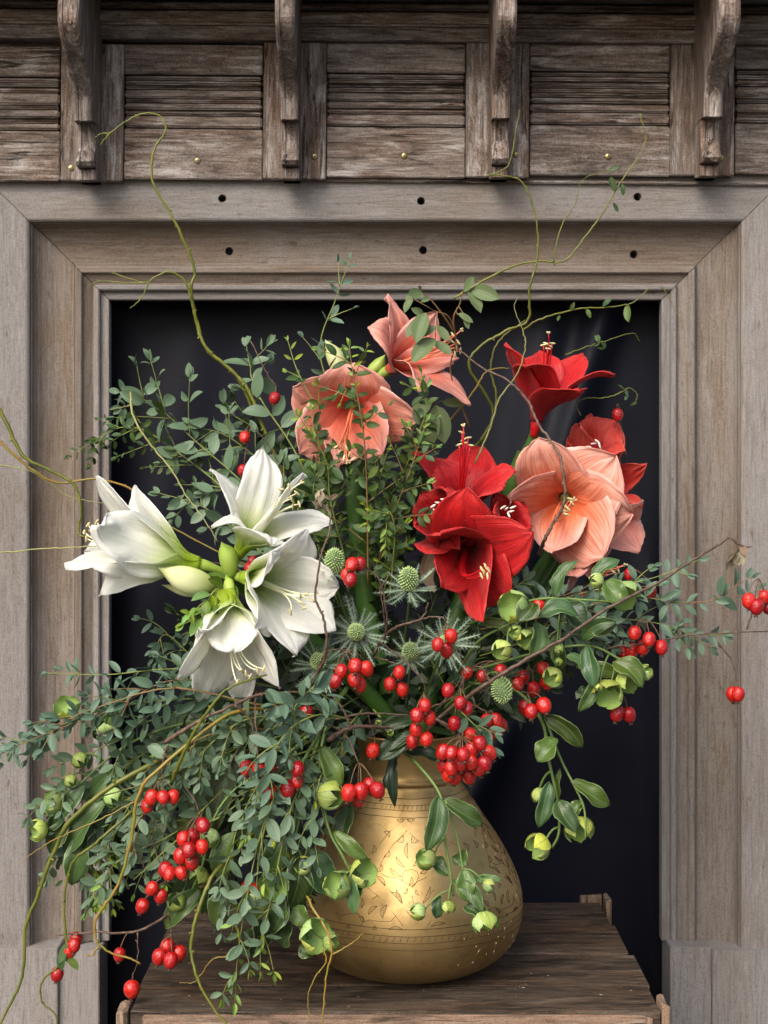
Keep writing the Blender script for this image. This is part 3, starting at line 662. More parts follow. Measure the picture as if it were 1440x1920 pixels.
# --- salmon stem at the top
ca = thing('amaryllis', P(752, 1400, .02), 'salmon amaryllis stem with two wide blooms reaching highest at the top of the arrangement', 'amaryllis')
scape(ca, [(752, 1400, .02), (690, 1150, .03), (672, 1000, .04), (672, 880, .045), (690, 730, .06)], .0145)
J = (690, 722, .06)
bloom(ca, (664, 757, .03), (655, 785, -.03), [
    (549, 727, -.04, .036, dict(ua=.72, ub=.66, pz=1.02, cup=4, fl=.75, ruf=.004)), (664, 680, -.045, .047, dict(ua=.72, ub=.66, pz=1.02, cup=6, fl=.72)), (782, 787, -.045, .036, dict(ua=.72, ub=.66, pz=1.02, cup=4, fl=.75, ruf=.003)),
    (718, 852, -.06, .034, dict(ua=.72, ub=.66, pz=1.02, cup=3, fl=.75)), (638, 872, -.065, .030, dict(ua=.72, ub=.66, pz=1.02, cup=3, fl=.75, ruf=.003)), (560, 850, -.05, .040, dict(ua=.72, ub=.66, pz=1.02, cup=3, fl=.8, ruf=.004))],
    pet_coral, BUDG, [(636, 848, -.12), (645, 858, -.12), (655, 852, -.12), (662, 860, -.12), (630, 838, -.12), (650, 840, -.12)], FILC, ANTH, (652, 865, -.13), 5, J, .008, 'salmon bloom facing the viewer')
bloom(ca, (727, 695, .04), (775, 668, .01), [
    (690, 612, -.02, .026, dict(cup=8, fl=.7)), (722, 557, .03, .024, dict(cup=8, fl=.6)), (815, 588, .07, .028, {}), (860, 672, .03, .020, {}), (882, 760, -.02, .022, dict(cup=9, fl=.5)), (786, 735, -.04, .018, dict(rec=.005))],
    pet_coral, BUDG, [(846, 640, -.02), (854, 652, -.02), (848, 628, -.02), (862, 658, -.01), (858, 642, -.02), (852, 665, -.02)], FILC, ANTH, (864, 620, -.03), 6, J, .0065, 'salmon bloom in side view')
bud(ca, (644, 712, .04), (609, 637, .02), .013, BUDC); bud(ca, (690, 702, .05), (722, 664, .045), .010, BUDG)

# --- red stem, centre
ra = thing('amaryllis', P(775, 1400, -.01), 'deep red amaryllis stem with four crowded blooms right of centre', 'amaryllis')
scape(ra, [(775, 1400, -.01), (830, 1230, .02), (880, 1080, .03), (890, 1000, .03)], .013)
J = (890, 990, .02)
bloom(ra, (862, 965, .0), (866, 915, -.03), [
    (768, 828, -.02, .013, dict(cup=14, fl=.8)), (808, 855, .01, .027, {}), (968, 884, -.045, .022, dict(cup=9, fl=.7)), (905, 838, .05, .034, dict(cup=5)), (945, 915, -.085, .024, dict(fl=.8)), (838, 925, -.105, .026, dict(cup=12, fl=.5, ruf=.003))],
    pet_red, FILR, [(866, 812, -.05), (872, 832, -.05), (861, 835, -.06), (878, 822, -.05), (882, 836, -.05), (869, 826, -.05)], FILR, ANTH, (869, 800, -.06), 7, J, .0075, 'red bloom facing up', .0017)
bloom(ra, (862, 1010, -.01), (836, 985, -.05), [
    (788, 926, -.04, .026, dict(cup=14, fl=.6)), (776, 985, -.085, .022, dict(cup=16, fl=.7)), (800, 1035, -.11, .028, dict(cup=10, fl=.8)), (845, 915, -.02, .026, {}), (885, 960, -.05, .024, {}), (860, 1030, -.12, .02, {})],
    pet_red, FILR, [(812, 950, -.1), (822, 944, -.1), (832, 938, -.1), (818, 958, -.1), (838, 950, -.1), (826, 952, -.1)], FILR, ANTW, None, 8, J, .0075, 'red bloom facing left')
bloom(ra, (885, 1010, -.03), (862, 1055, -.095), [
    (878, 914, -.13, .041, dict(ua=.72, ub=.66, pz=1.05, cup=5, fl=.62)), (1000, 998, -.145, .043, dict(ua=.72, ub=.66, pz=1.05, cup=7, fl=.55)), (958, 1125, -.10, .040, dict(ua=.72, ub=.66, pz=1.05, cup=4, fl=.6)), (906, 1166, -.165, .036, dict(ua=.72, ub=.66, pz=1.05, cup=6, fl=.6, ruf=.003)),
    (826, 1100, -.12, .032, dict(ua=.72, ub=.66, pz=1.05, cup=5, fl=.65)), (826, 1000, -.175, .034, dict(ua=.72, ub=.66, pz=1.05, cup=6, fl=.75))],
    pet_red, FILR, [(903, 1068, -.19), (910, 1063, -.19), (916, 1070, -.19), (902, 1080, -.19), (913, 1080, -.19), (907, 1075, -.19)], FILR, ANTH, None, 9, J, .0085, 'largest red bloom facing the viewer')
bloom(ra, (935, 1005, .0), (955, 980, -.035), [
    (925, 925, -.03, .022, {}), (975, 930, -.0, .02, {}), (992, 962, -.04, .024, dict(cup=6)), (975, 1005, -.06, .026, dict(cup=10)), (928, 960, -.09, .024, {}), (945, 1010, -.09, .02, {})],
    pet_red, FILR, [(950, 955, -.07), (958, 960, -.07), (944, 952, -.07), (962, 952, -.07), (954, 966, -.07)], FILR, ANTW, None, 10, J, .007, 'small red bloom facing right')
spathe(ra, [(880, 1000, .02), (820, 1030, .0), (800, 1075, -.01), (815, 1110, -.02)], .012, L_dry)

# --- red stem, upper right
rb = thing('amaryllis', P(790, 1400, .03), 'red amaryllis stem rising at upper right with one flared dark red bloom on top', 'amaryllis')
scape(rb, [(790, 1400, .03), (900, 1130, .07), (955, 930, .07), (985, 850, .065)], .0125)
g = G(); g.tube(pxpath([(985, 850, .065), (1000, 820, .06), (1006, 795, .05)]), [.0075]*13, 10); g.build('pedicel', S_scape, rb)
bloom(rb, (1006, 790, .05), (1018, 725, .045), [
    (946, 645, .0, .024, dict(cup=10, fl=.6)), (1010, 657, .12, .03, {}), (1094, 665, .10, .032, dict(cup=6, fl=.6)), (1153, 703, .03, .026, dict(cup=9, fl=.6)), (1085, 735, -.035, .03, dict(cup=9, fl=.75)), (985, 690, -.03, .030, dict(cup=10, fl=.6, rec=.01))],
    pet_red, FILR, [(1024, 645, .03), (1031, 650, .03), (1019, 648, .03), (1027, 655, .03), (1035, 645, .03)], FILR, ANTH, (1029, 626, .02), 11, (1000, 815, .055), .009, None, .0016)
spathe(rb, [(982, 850, .06), (992, 880, .05), (985, 920, .045), (975, 955, .04)], .014, L_dry)

# --- coral stem right
cb_ = thing('amaryllis', P(800, 1400, .04), 'pale coral pink amaryllis stem with a broad open bloom at the right edge', 'amaryllis')
scape(cb_, [(800, 1400, .04), (930, 1200, .09), (1040, 1030, .10), (1085, 930, .10)], .0125)
J = (1085, 925, .10)
bloom(cb_, (1062, 930, .05), (1042, 960, -.01), [
    (1010, 820, -.025, .042, dict(wr=.34, ua=.72, ub=.66, pz=1.02, cup=5, fl=.7)), (1154, 856, -.03, .052, dict(wr=.34, ua=.72, ub=.66, pz=1.02, cup=5, fl=.7, ruf=.003)), (1184, 962, -.02, .050, dict(wr=.34, ua=.72, ub=.66, pz=1.02, cup=2, fl=.75, ruf=.003)), (1134, 1044, -.03, .052, dict(wr=.34, ua=.72, ub=.66, pz=1.02, cup=2, fl=.75, ruf=.003)), (1036, 1036, -.03, .034, dict(wr=.34, ua=.72, ub=.66, pz=1.02, fl=.7)), (953, 935, -.045, .038, dict(wr=.34, ua=.72, ub=.66, pz=1.02, cup=-3, fl=.8, rec=.01, ruf=.004))],
    pet_pink, BUDG, [(1060, 950, -.1), (1066, 956, -.1), (1072, 944, -.1), (1062, 965, -.1), (1069, 936, -.1), (1056, 958, -.1)], FILC, ANTH, (1076, 938, -.11), 12, J, .009, 'broad coral bloom facing the viewer')
bloom(cb_, (1110, 955, .08), (1140, 985, .06), [
    (1206, 938, .04, .026, {}), (1198, 1036, .02, .040, dict(cup=5)), (1120, 1055, .05, .026, {}), (1090, 1000, .06, .02, {}), (1160, 900, .1, .02, {}), (1120, 920, .12, .02, {})],
    pet_coral, BUDG, [], FILC, ANTH, None, 13, J, .007, 'coral bloom hidden behind the broad one')
bloom(cb_, (1080, 1000, .08), (1088, 1045, .05), [
    (1058, 1112, .02, .022, {}), (1112, 1090, .0, .027, dict(cup=4)), (1150, 1062, .03, .022, {}), (1140, 1030, .08, .02, {}), (1080, 1080, -.02, .022, {}), (1050, 1060, .08, .02, {})],
    pet_coral, BUDG, [(1152, 1075, .0), (1158, 1068, .0), (1146, 1070, .0)], FILC, ANTH, (1170, 1060, -.01), 14, J, .006, 'low coral bloom behind the leaves')
# --- orange red stem behind
rc = thing('amaryllis', P(805, 1400, .06), 'orange red amaryllis stem with two blooms peeking out behind the coral one', 'amaryllis')
scape(rc, [(805, 1400, .06), (960, 1180, .12), (1060, 1020, .14), (1090, 940, .14)], .012)
J = (1090, 930, .14)
bloom(rc, (1082, 895, .11), (1100, 850, .08), [
    (1108, 775, .08, .018, dict(cup=16)), (1090, 797, .02, .027, dict(cup=12)), (1156, 792, .11, .036, dict(cup=6)), (1172, 848, .05, .028, {}), (1062, 830, .07, .030, dict(cup=10)), (1135, 875, .02, .028, dict(cup=7))],
    pet_orred, FILR, [(1103, 838, .02), (1113, 832, .02), (1124, 836, .02), (1120, 828, .02), (1116, 844, .02)], FILR, ANTW, None, 15, J, .0085, 'orange red bloom facing up')
bloom(rc, (1110, 925, .12), (1145, 910, .09), [
    (1213, 870, .06, .018, dict(cup=14)), (1203, 952, .04, .026, dict(cup=8)), (1160, 860, .12, .02, {}), (1180, 900, .1, .018, {}), (1150, 960, .06, .02, {}), (1150, 890, .14, .02, {})],
    pet_orred, FILR, [], FILR, ANTW, None, 16, J, .0075, 'orange red bloom facing right')
# ------------------------------------------------------------ leaves shared between sprigs
def leafmesh(name, mat, wr=.4, fold=.18, curl=.12, nu=7, tipp=.8, seed=0, wave=0):
    rd = random.Random(seed); rows = []
    a_, b_ = .75, tipp; um = a_/(a_+b_); pk = um**a_*(1-um)**b_
    for i in range(nu+1):
        u = i/nu; uu = .02+.98*u
        wd = wr*.5*(uu**a_*(1-u)**b_)/pk if 0 < i < nu else .008
        z = -curl*u*u + .05*math.sin(u*3+seed); sid = .06*math.sin(u*2.5+seed)*((seed % 3)-1)
        rows.append([Vector((u, sid+wd*v, z+fold*abs(v)*wd*2*(.7) + wave*math.sin(u*14+v*2+seed)*abs(v)*wd)) for v in (-1, -.5, 0, .5, 1)])
    g = G(); g.grid(rows); me, _ = g.mesh(name, mat, True, (0, 0, 0)); return me
LM = {}
for key, mat, wr, fold, curl, tp in (('euc', L_euc, .44, .2, .14, .8), ('teal', L_teal, .40, .2, .12, .8), ('big', L_euc, .50, .14, .16, .8), ('dark', L_dark, .42, .2, .2, .9), ('my', L_my, .46, .22, .1, .75), ('new', L_new, .32, .3, .1, .9), ('rose', L_rose, .46, .25, .15, .7), ('bay', L_bay, .30, .2, .2, .9), ('dry', L_dry, .5, .5, .5, .9), ('round', L_euc, .72, .12, .08, .6)):
    LM[key] = [leafmesh('leaf_'+key, mat, wr*random.uniform(.88, 1.12), fold*random.uniform(.2, 1.6), curl*random.uniform(-.8, 2.2), 6, tp, s) for s in range(6)]
UPV = Vector((0, -1, .55)).normalized()
def leaf(parent, kind, pos, d, size, tilt=.6, name='leaf', face=None):
    d = d.normalized(); n = (face or UPV) + rv(tilt); n = n - d*n.dot(d)
    if n.length < 1e-3: n = d.orthogonal()
    n.normalize(); s = n.cross(d)
    M = Matrix(((d.x, s.x, n.x, pos.x), (d.y, s.y, n.y, pos.y), (d.z, s.z, n.z, pos.z), (0, 0, 0, 1))) @ Matrix.Scale(size, 4)
    return inst(name, random.choice(LM[kind]), parent, M)
PXM = .00075
def leafy_line(root, g, pts, kind, size, gap, ang=55, start=.15, mi=0, r0=.0011, r1=.0005, tipkind=None, tilt=.6, taper=.5, alt=False, limit=None, twoD=.6):
    L_ = [0]
    for a, b in zip(pts, pts[1:]): L_.append(L_[-1]+(b-a).length)
    tot = L_[-1]; N = len(pts); g.tube(pts, [r0+(r1-r0)*i/(N-1) for i in range(N)], 5, mi)
    s = tot*start; k = 0
    while s < tot-.002:
        i = next((i for i in range(N-1) if L_[i+1] >= s), N-2); t = (s-L_[i])/max(1e-6, L_[i+1]-L_[i]); p = pts[i].lerp(pts[i+1], t); T = (pts[i+1]-pts[i]).normalized()
        view = (CAMP-p).normalized(); sd = T.cross(view).normalized(); bn = sd.cross(T)
        fr_ = s/tot; sz = size*(1-taper*fr_**2)*random.uniform(.78, 1.18)
        ph = random.gauss(0, twoD) + (0 if k % 2 == 0 else .9)
        for sg in ((1, -1) if not alt else ((1,) if k % 2 else (-1,))):
            if random.random() < .07: continue
            q = (sd*math.cos(ph)+bn*math.sin(ph))*sg; a = R(ang+random.uniform(-16, 16)); d = T*math.cos(a)+q*math.sin(a)+Vector((0, 0, -.12))
            kd = tipkind if (tipkind and fr_ > .82) else kind
            leaf(root, kd, p+d.normalized()*.0015, d, sz, tilt)
        s += gap*(1-.45*fr_)*random.uniform(.8, 1.2); k += 1
    T = (pts[-1]-pts[-2]).normalized(); kd = tipkind or kind
    for j in range(3): leaf(root, kd, pts[-1], T+rv(.35), size*.55*random.uniform(.7, 1.1), tilt)
    return tot
def sprig(label, path, kind='euc', size=42, gap=30, twigs=0, tlen=90, tang=35, stem=None, name='eucalyptus_sprig', cat='eucalyptus', group=None, tip=None, droop=.5, r=.0013, start=.12, seed=None, tilt=.6, ang=55, side=None):
    if seed is not None: random.seed(seed)
    pts = pxpath(path, 7); root = thing(name, pts[0], label, cat, group); g = G()
    leafy_line(root, g, pts, kind, size*PXM, gap*PXM, ang, start, 0, r, .0005, tip, tilt)
    N = len(pts)
    for k in range(twigs):
        f = .12+.8*(k+random.random()*.6)/twigs; i = min(N-2, int(f*(N-1))); p = pts[i]; T = (pts[i+1]-pts[i]).normalized(); view = (CAMP-p).normalized()
        sd = T.cross(view).normalized()*(1 if (k % 2 if side is None else side > 0) else -1); bn = T.cross(sd)
        a = R(tang*random.uniform(.6, 1.4)); d = (T*math.cos(a)+sd*math.sin(a)+bn*random.uniform(-.45, .45)).normalized()
        l = tlen*PXM*random.uniform(.6, 1.25)*(1-.35*f); m = 7; q = [p]
        for j in range(m): q.append(q[-1]+d*l/m); d = (d+Vector((0, 0, -droop*.16))+rv(.05)).normalized()
        leafy_line(root, g, q, kind, size*PXM*.9, gap*PXM*.92, ang, .12, 0, r*.65, .0004, tip, tilt)
    g.build('stem', stem or S_euc, root, origin=pts[0]); return root

# left cascade: (label, path) in photo pixels with depth
LC = [
 ('long eucalyptus sprig reaching furthest left over the grey frame, tip cut by the picture edge', [(560, 1330, -.08), (380, 1310, -.12), (200, 1330, -.14), (60, 1385, -.15), (-20, 1425, -.15)], 'teal', 44, 30, 9, 100),
 ('fine eucalyptus sprig with yellow stem pointing left just under the white blooms', [(520, 1290, -.07), (350, 1255, -.1), (200, 1265, -.11), (90, 1262, -.11)], 'teal', 40, 34, 4, 70),
 ('eucalyptus sprig with a reddish stem fanning left below the white blooms', [(500, 1300, -.09), (330, 1275, -.13), (210, 1330, -.15), (100, 1370, -.16), (30, 1400, -.17)], 'teal', 42, 32, 5, 90),
 ('eucalyptus sprig arching left above the leftmost green hellebores', [(560, 1350, -.05), (400, 1330, -.1), (260, 1360, -.12), (130, 1450, -.13), (100, 1520, -.13)], 'euc', 44, 28, 8, 100),
 ('eucalyptus sprig falling past the leftmost hellebore flowers', [(540, 1370, -.04), (350, 1380, -.08), (220, 1450, -.1), (150, 1560, -.1), (135, 1640, -.1)], 'euc', 44, 26, 9, 110),
 ('drooping eucalyptus sprig with bright young tips beside the bent orange twig', [(540, 1380, -.09), (360, 1400, -.14), (250, 1500, -.16), (200, 1610, -.16), (188, 1700, -.16)], 'euc', 40, 26, 8, 100),
 ('drooping eucalyptus sprig over the four rose hips at left', [(560, 1370, -.12), (420, 1370, -.17), (310, 1430, -.19), (265, 1540, -.19), (235, 1660, -.18)], 'euc', 42, 28, 7, 90),
 ('eucalyptus sprig hanging left of the heart shaped hip cluster', [(580, 1390, -.1), (440, 1400, -.15), (350, 1480, -.17), (300, 1580, -.17), (280, 1650, -.16)], 'euc', 40, 28, 6, 85),
 ('eucalyptus sprig behind the big olive leaves', [(590, 1380, -.02), (450, 1400, -.05), (360, 1500, -.06), (320, 1620, -.06)], 'dark', 50, 30, 6, 90),
 ('eucalyptus sprig hanging right of the heart shaped hip cluster', [(600, 1400, -.14), (510, 1440, -.19), (450, 1540, -.2), (425, 1650, -.2), (415, 1750, -.19)], 'euc', 42, 30, 5, 80),
 ('lowest eucalyptus sprig ending in a tight bud tip over the crate edge', [(610, 1400, -.15), (540, 1450, -.21), (490, 1560, -.23), (460, 1700, -.235), (445, 1800, -.235), (440, 1880, -.23)], 'euc', 44, 34, 6, 90),
 ('eucalyptus sprig with oval leaves ending beside the widest part of the vase', [(620, 1420, -.16), (560, 1480, -.21), (530, 1580, -.225), (510, 1680, -.225), (490, 1760, -.22), (488, 1820, -.22)], 'euc', 42, 36, 5, 80),
 ('eucalyptus sprig with round leaves hanging in front of the vase shoulder', [(640, 1400, -.16), (600, 1460, -.2), (590, 1540, -.21), (570, 1610, -.21)], 'euc', 40, 32, 5, 70),
 ('grey green eucalyptus sprig in front of the rose hip rows', [(660, 1350, -.18), (600, 1340, -.22), (540, 1370, -.235), (500, 1440, -.24), (470, 1540, -.24)], 'teal', 44, 32, 5, 80),
 ('teal eucalyptus tip with broad leaves below the white blooms and thistles', [(560, 1375, -.22), (552, 1330, -.245), (575, 1300, -.25), (590, 1285, -.25)], 'teal', 54, 24, 2, 60),
 ('eucalyptus sprig curling under the vase neck at left', [(680, 1330, -.13), (650, 1370, -.16), (640, 1420, -.17), (660, 1390, -.17)], 'teal', 42, 28, 3, 50),
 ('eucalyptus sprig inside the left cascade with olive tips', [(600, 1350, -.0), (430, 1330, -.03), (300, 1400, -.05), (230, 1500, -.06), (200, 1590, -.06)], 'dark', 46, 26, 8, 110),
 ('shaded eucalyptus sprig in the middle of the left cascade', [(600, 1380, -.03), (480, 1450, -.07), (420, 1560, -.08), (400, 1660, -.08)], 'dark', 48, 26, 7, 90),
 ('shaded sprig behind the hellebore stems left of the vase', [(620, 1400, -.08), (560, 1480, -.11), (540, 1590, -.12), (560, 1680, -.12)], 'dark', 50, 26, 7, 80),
 ('eucalyptus sprig spreading low across the left frame moulding', [(520, 1390, -.06), (330, 1450, -.1), (200, 1530, -.11), (170, 1620, -.11), (215, 1690, -.11)], 'euc', 42, 26, 8, 90),
 ('short eucalyptus sprig just below the hanging white bloom', [(560, 1340, -.12), (460, 1350, -.17), (390, 1400, -.19), (340, 1460, -.19)], 'euc', 44, 28, 6, 80),
 ('eucalyptus sprig draped between the two white lower blooms and the left frame', [(480, 1330, -.05), (370, 1240, -.06), (310, 1190, -.06), (285, 1240, -.06)], 'teal', 42, 28, 5, 70),
 ('small eucalyptus sprig with new growth hanging left of the lowest hip pair', [(420, 1480, -.15), (330, 1560, -.17), (215, 1620, -.175), (180, 1700, -.17)], 'euc', 38, 24, 6, 80),
]
for i, q in enumerate(LC):
    sprig(q[0], q[1], q[2], q[3]*.93, q[4]*1.08, max(2, int(q[5]*.95+.5)), q[6]*1.08, tilt=1.0, r=.0014, tip='new' if i in (5, 10, 11, 19, 22, 7) else None, seed=100+i, stem=S_red if i in (2, 6) else S_euc, droop=.9 if i > 3 else .25, group='eucalyptus sprigs in the arrangement', side=None, tang=32)
# right side
RC = [
 ('long teal eucalyptus sprig stretching right across the frame towards the far hip cluster', [(900, 1180, -.05), (1050, 1150, -.08), (1180, 1120, -.1), (1300, 1130, -.1), (1440, 1105, -.1)], 'teal', 40, 34, 5, 90),
 ('teal eucalyptus sprig rising behind the bare dark branch at right', [(960, 1150, -.03), (1100, 1110, -.06), (1220, 1085, -.07), (1310, 1050, -.07)], 'teal', 38, 34, 4, 60),
 ('teal eucalyptus sprig dipping below the right hand dark branch', [(980, 1180, -.05), (1130, 1160, -.09), (1260, 1175, -.1), (1330, 1215, -.1)], 'teal', 38, 30, 5, 70),
 ('teal eucalyptus sprig behind the pale coral bloom', [(850, 1200, .0), (940, 1120, .0), (990, 1080, .0), (960, 1060, .0)], 'teal', 44, 40, 2, 60),
 ('short eucalyptus sprig beside the dense hip bunch at the vase neck', [(860, 1330, -.1), (900, 1370, -.14), (925, 1400, -.15)], 'teal', 44, 24, 1, 40),
 ('eucalyptus sprig lying among the right hellebores', [(900, 1230, -.06), (1000, 1200, -.1), (1090, 1190, -.11), (1150, 1215, -.11)], 'teal', 38, 28, 5, 60)]
for i, q in enumerate(RC): sprig(q[0], q[1], q[2], q[3], q[4], q[5], q[6], seed=200+i, stem=S_red if i == 0 else S_euc, droop=.3, r=.0012, start=.25)
# upper left, larger oval leaves, seen against the cloth
UL = [
 ('airy eucalyptus spray arching to the upper left in front of the cloth and frame', [(600, 1080, .0), (480, 930, .03), (370, 830, .05), (290, 760, .06), (225, 735, .07)], 'big', 52, 62, 9, 120),
 ('thin eucalyptus spray with small leaves at far upper left over the frame', [(470, 960, .03), (350, 860, .06), (240, 800, .08), (130, 855, .1)], 'my', 26, 26, 8, 90),
 ('leafy eucalyptus spray just above the top white bloom', [(620, 1050, .02), (520, 900, .05), (430, 820, .06), (360, 800, .07)], 'big', 54, 50, 6, 90),
 ('eucalyptus spray with large leaves at left of the salmon blooms', [(640, 1060, .05), (560, 860, .07), (490, 750, .08), (470, 690, .09), (500, 650, .09)], 'big', 60, 52, 4, 70),
 ('eucalyptus spray between the two upper white blooms', [(560, 1100, .0), (460, 1010, .03), (380, 950, .04), (300, 925, .05)], 'big', 46, 40, 4, 60),
 ('tall thin eucalyptus spray topping out over the frame beside the pale bud', [(660, 1000, .06), (640, 800, .07), (600, 660, .07), (630, 560, .06), (655, 490, .06)], 'teal', 34, 78, 4, 60),
 ('shaded eucalyptus spray filling the space left of the salmon bloom', [(640, 1040, .06), (560, 900, .09), (500, 820, .1), (440, 780, .11)], 'dark', 50, 40, 5, 80)]
for i, q in enumerate(UL): sprig(q[0], q[1], q[2], q[3], q[4]*1.05, q[5]+1, q[6], tilt=.9, seed=300+i, droop=.1, start=.3, r=.0015, tang=42)
# centre: small green leaves on dark stems with bright tips, in front of the salmon bloom
CE_ = [
 ('upright dark red stem with small leaves crossing in front of the salmon bloom', [(690, 1100, -.06), (688, 920, -.09), (680, 800, -.12), (662, 700, -.13), (655, 650, -.13)], 'my', 30, 30, 7, 90, 'new'),
 ('small leaved spray at lower left of the salmon bloom', [(650, 1060, -.03), (620, 940, -.06), (610, 860, -.08), (560, 780, -.09)], 'my', 32, 24, 6, 70, 'new'),
 ('small leaved spray hanging between the green stem and the red blooms', [(700, 1080, -.04), (740, 960, -.07), (770, 880, -.09), (800, 790, -.09)], 'my', 30, 24, 7, 80, 'new'),
 ('dense small leaved spray below the salmon bloom', [(640, 1080, .0), (600, 980, -.02), (590, 900, -.03), (640, 830, -.04)], 'my', 34, 22, 8, 80, None),
 ('dense small leaved spray beside the thick green scape', [(720, 1120, -.02), (730, 1010, -.04), (720, 930, -.05), (700, 860, -.06)], 'my', 34, 22, 8, 70, 'new'),
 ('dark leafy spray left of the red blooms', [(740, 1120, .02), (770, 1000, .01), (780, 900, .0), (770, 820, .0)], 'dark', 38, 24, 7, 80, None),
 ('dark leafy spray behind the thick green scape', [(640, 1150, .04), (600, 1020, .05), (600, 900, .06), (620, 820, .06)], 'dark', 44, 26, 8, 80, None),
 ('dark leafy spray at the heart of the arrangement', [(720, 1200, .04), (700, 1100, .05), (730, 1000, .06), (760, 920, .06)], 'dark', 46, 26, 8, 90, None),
 ('small leaved spray with hanging yellow green tips above the thistles', [(730, 1130, -.06), (740, 1000, -.10), (728, 960, -.11), (722, 1030, -.12)], 'my', 30, 20, 4, 50, 'new'),
 ('bright green leaved sprig tucked under the white buds', [(440, 1090, -.12), (400, 1110, -.15), (380, 1150, -.155), (345, 1170, -.15)], 'new2', 42, 30, 3, 50, None),
 ('thin bright tipped spray reaching up right of the salmon bloom', [(760, 880, -.04), (790, 800, -.07), (800, 760, -.08), (790, 700, -.08)], 'my', 30, 26, 3, 50, 'new'),
 ('thin bright tipped spray with buds above the salmon bloom', [(690, 800, -.08), (650, 730, -.11), (600, 760, -.12), (560, 700, -.12), (540, 640, -.1)], 'my', 28, 38, 3, 50, 'new')]
L_mid = leaf_mat('fresh_green_leaf', (.11, .26, .045), (.16, .32, .06), (.28, .42, .12), .45)
LM['new2'] = [leafmesh('leaf_fresh', L_mid, .46, .2, .1, 6, .8, s) for s in range(4)]
for i, q in enumerate(CE_): sprig(q[0], q[1], q[2], q[3], q[4], q[5], q[6], seed=400+i, droop=.1, start=.05, r=.0014, tip=q[7], stem=S_red if i in (0, 2) else S_euc, name='myrtle_sprig', cat='greenery', tang=45)
# dark underlayer round the vase mouth
UN = [('dark leaf spray behind the thistles', [(760, 1390, .02), (700, 1290, .02), (680, 1180, .03), (650, 1100, .04)]),
 ('dark leaf spray behind the pale green hip twigs', [(770, 1390, .03), (790, 1270, .04), (800, 1170, .05), (830, 1090, .05)]),
 ('dark leaf spray under the largest red bloom', [(780, 1390, .0), (850, 1290, .0), (900, 1220, .02), (960, 1160, .03)]),
 ('dark leaf spray behind the hanging white bloom', [(740, 1390, .03), (600, 1300, .03), (500, 1240, .02), (400, 1190, .02), (330, 1150, .02)]),
 ('dark leaf spray in the shade left of the vase neck', [(740, 1400, .02), (620, 1370, .0), (500, 1370, -.02), (400, 1420, -.03)]),
 ('dark leaf spray in the shade right of the vase neck', [(790, 1400, .02), (860, 1350, .0), (940, 1290, .0), (1030, 1230, .0)]),
 ('dark leaf spray low under the left cascade', [(740, 1400, .03), (600, 1420, .02), (460, 1490, .0), (380, 1590, .0), (340, 1680, -.01)]),
 ('dark leaf spray beneath the left eucalyptus', [(700, 1380, .02), (500, 1360, .0), (330, 1400, -.02), (230, 1480, -.03), (190, 1570, -.03)]),
 ('dark leaf spray between the white blooms and thistles', [(720, 1350, .0), (620, 1250, -.02), (580, 1180, -.02), (600, 1080, -.01)]),
 ('dark leaf spray behind the right hellebores', [(800, 1390, .02), (930, 1250, .01), (1050, 1180, .0), (1140, 1150, .0)])]
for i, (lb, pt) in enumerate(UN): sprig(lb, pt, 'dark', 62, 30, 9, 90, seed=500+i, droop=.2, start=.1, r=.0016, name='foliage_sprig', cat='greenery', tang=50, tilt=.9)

# ------------------------------------------------------------ big olive leaves low left
random.seed(31)
bayt = thing('bay_sprig', P(470, 1400, -.1), 'sprig of long smooth olive leaves hanging low left behind the eucalyptus', 'greenery')
g = G(); bp = pxpath([(520, 1390, -.05), (450, 1430, -.09), (390, 1500, -.1)]); g.tube(bp, .0015, 5); g.build('stem', S_euc, bayt)
for (x0, y0, x1, y1) in ((445, 1420, 395, 1590), (400, 1455, 375, 1630), (430, 1440, 330, 1600), (385, 1500, 300, 1650), (455, 1430, 440, 1600), (330, 1490, 250, 1590), (360, 1480, 340, 1640), (470, 1430, 490, 1590)):
    a, b = P(x0, y0, -.10+random.uniform(-.02, .02)), P(x1, y1, -.13+random.uniform(-.02, .03)); leaf(bayt, 'bay', a, b-a, (b-a).length, .35)

# ------------------------------------------------------------ hellebores
def blade(parent, a, b, wpx, bend=0, seed=0, roll=0, mat=None, name='leaf'):
    rd = random.Random(seed); A, B = P(*a), P(*b); ax = B-A; L_ = ax.length; t = ax.normalized(); v = (CAMP-A).normalized(); n = (v+Vector((0, 0, .5))+Vector((rd.uniform(-.5, .5), 0, rd.uniform(-.4, .4)))); n = (n-t*n.dot(t)).normalized(); s = n.cross(t)
    n, s = n*math.cos(roll)+s*math.sin(roll), s*math.cos(roll)-n*math.sin(roll)
    rows = []; nu = 14
    for i in range(nu+1):
        u = i/nu; w = wpx*PXM*.5*(max(u, .01)**.7*(1-u)**.75)/((.483**.7)*(.517**.75)) if 0 < i < nu else .0006
        c = A+ax*u+s*bend*PXM*math.sin(math.pi*u)+n*(.12*L_*math.sin(math.pi*u)*rd.choice((1, 1, 1)))
        tw = .5*math.sin(u*2.4+seed); s2 = s*math.cos(tw)+n*math.sin(tw); n2 = n*math.cos(tw)-s*math.sin(tw)
        rows.append([c+s2*w*q*(1+(.03*math.sin(i*2.4) if abs(q) == 1 else 0))+n2*w*(.55*abs(q)-.1)+n2*.0016*math.sin(i*.9+q*2+seed)*abs(q) for q in (-1, -.5, 0, .5, 1)])
    g = G(); g.grid(rows); o = g.build(name, mat or L_hel, parent); md = o.modifiers.new('thickness', 'SOLIDIFY'); md.thickness = .0004; md.offset = 0; return o
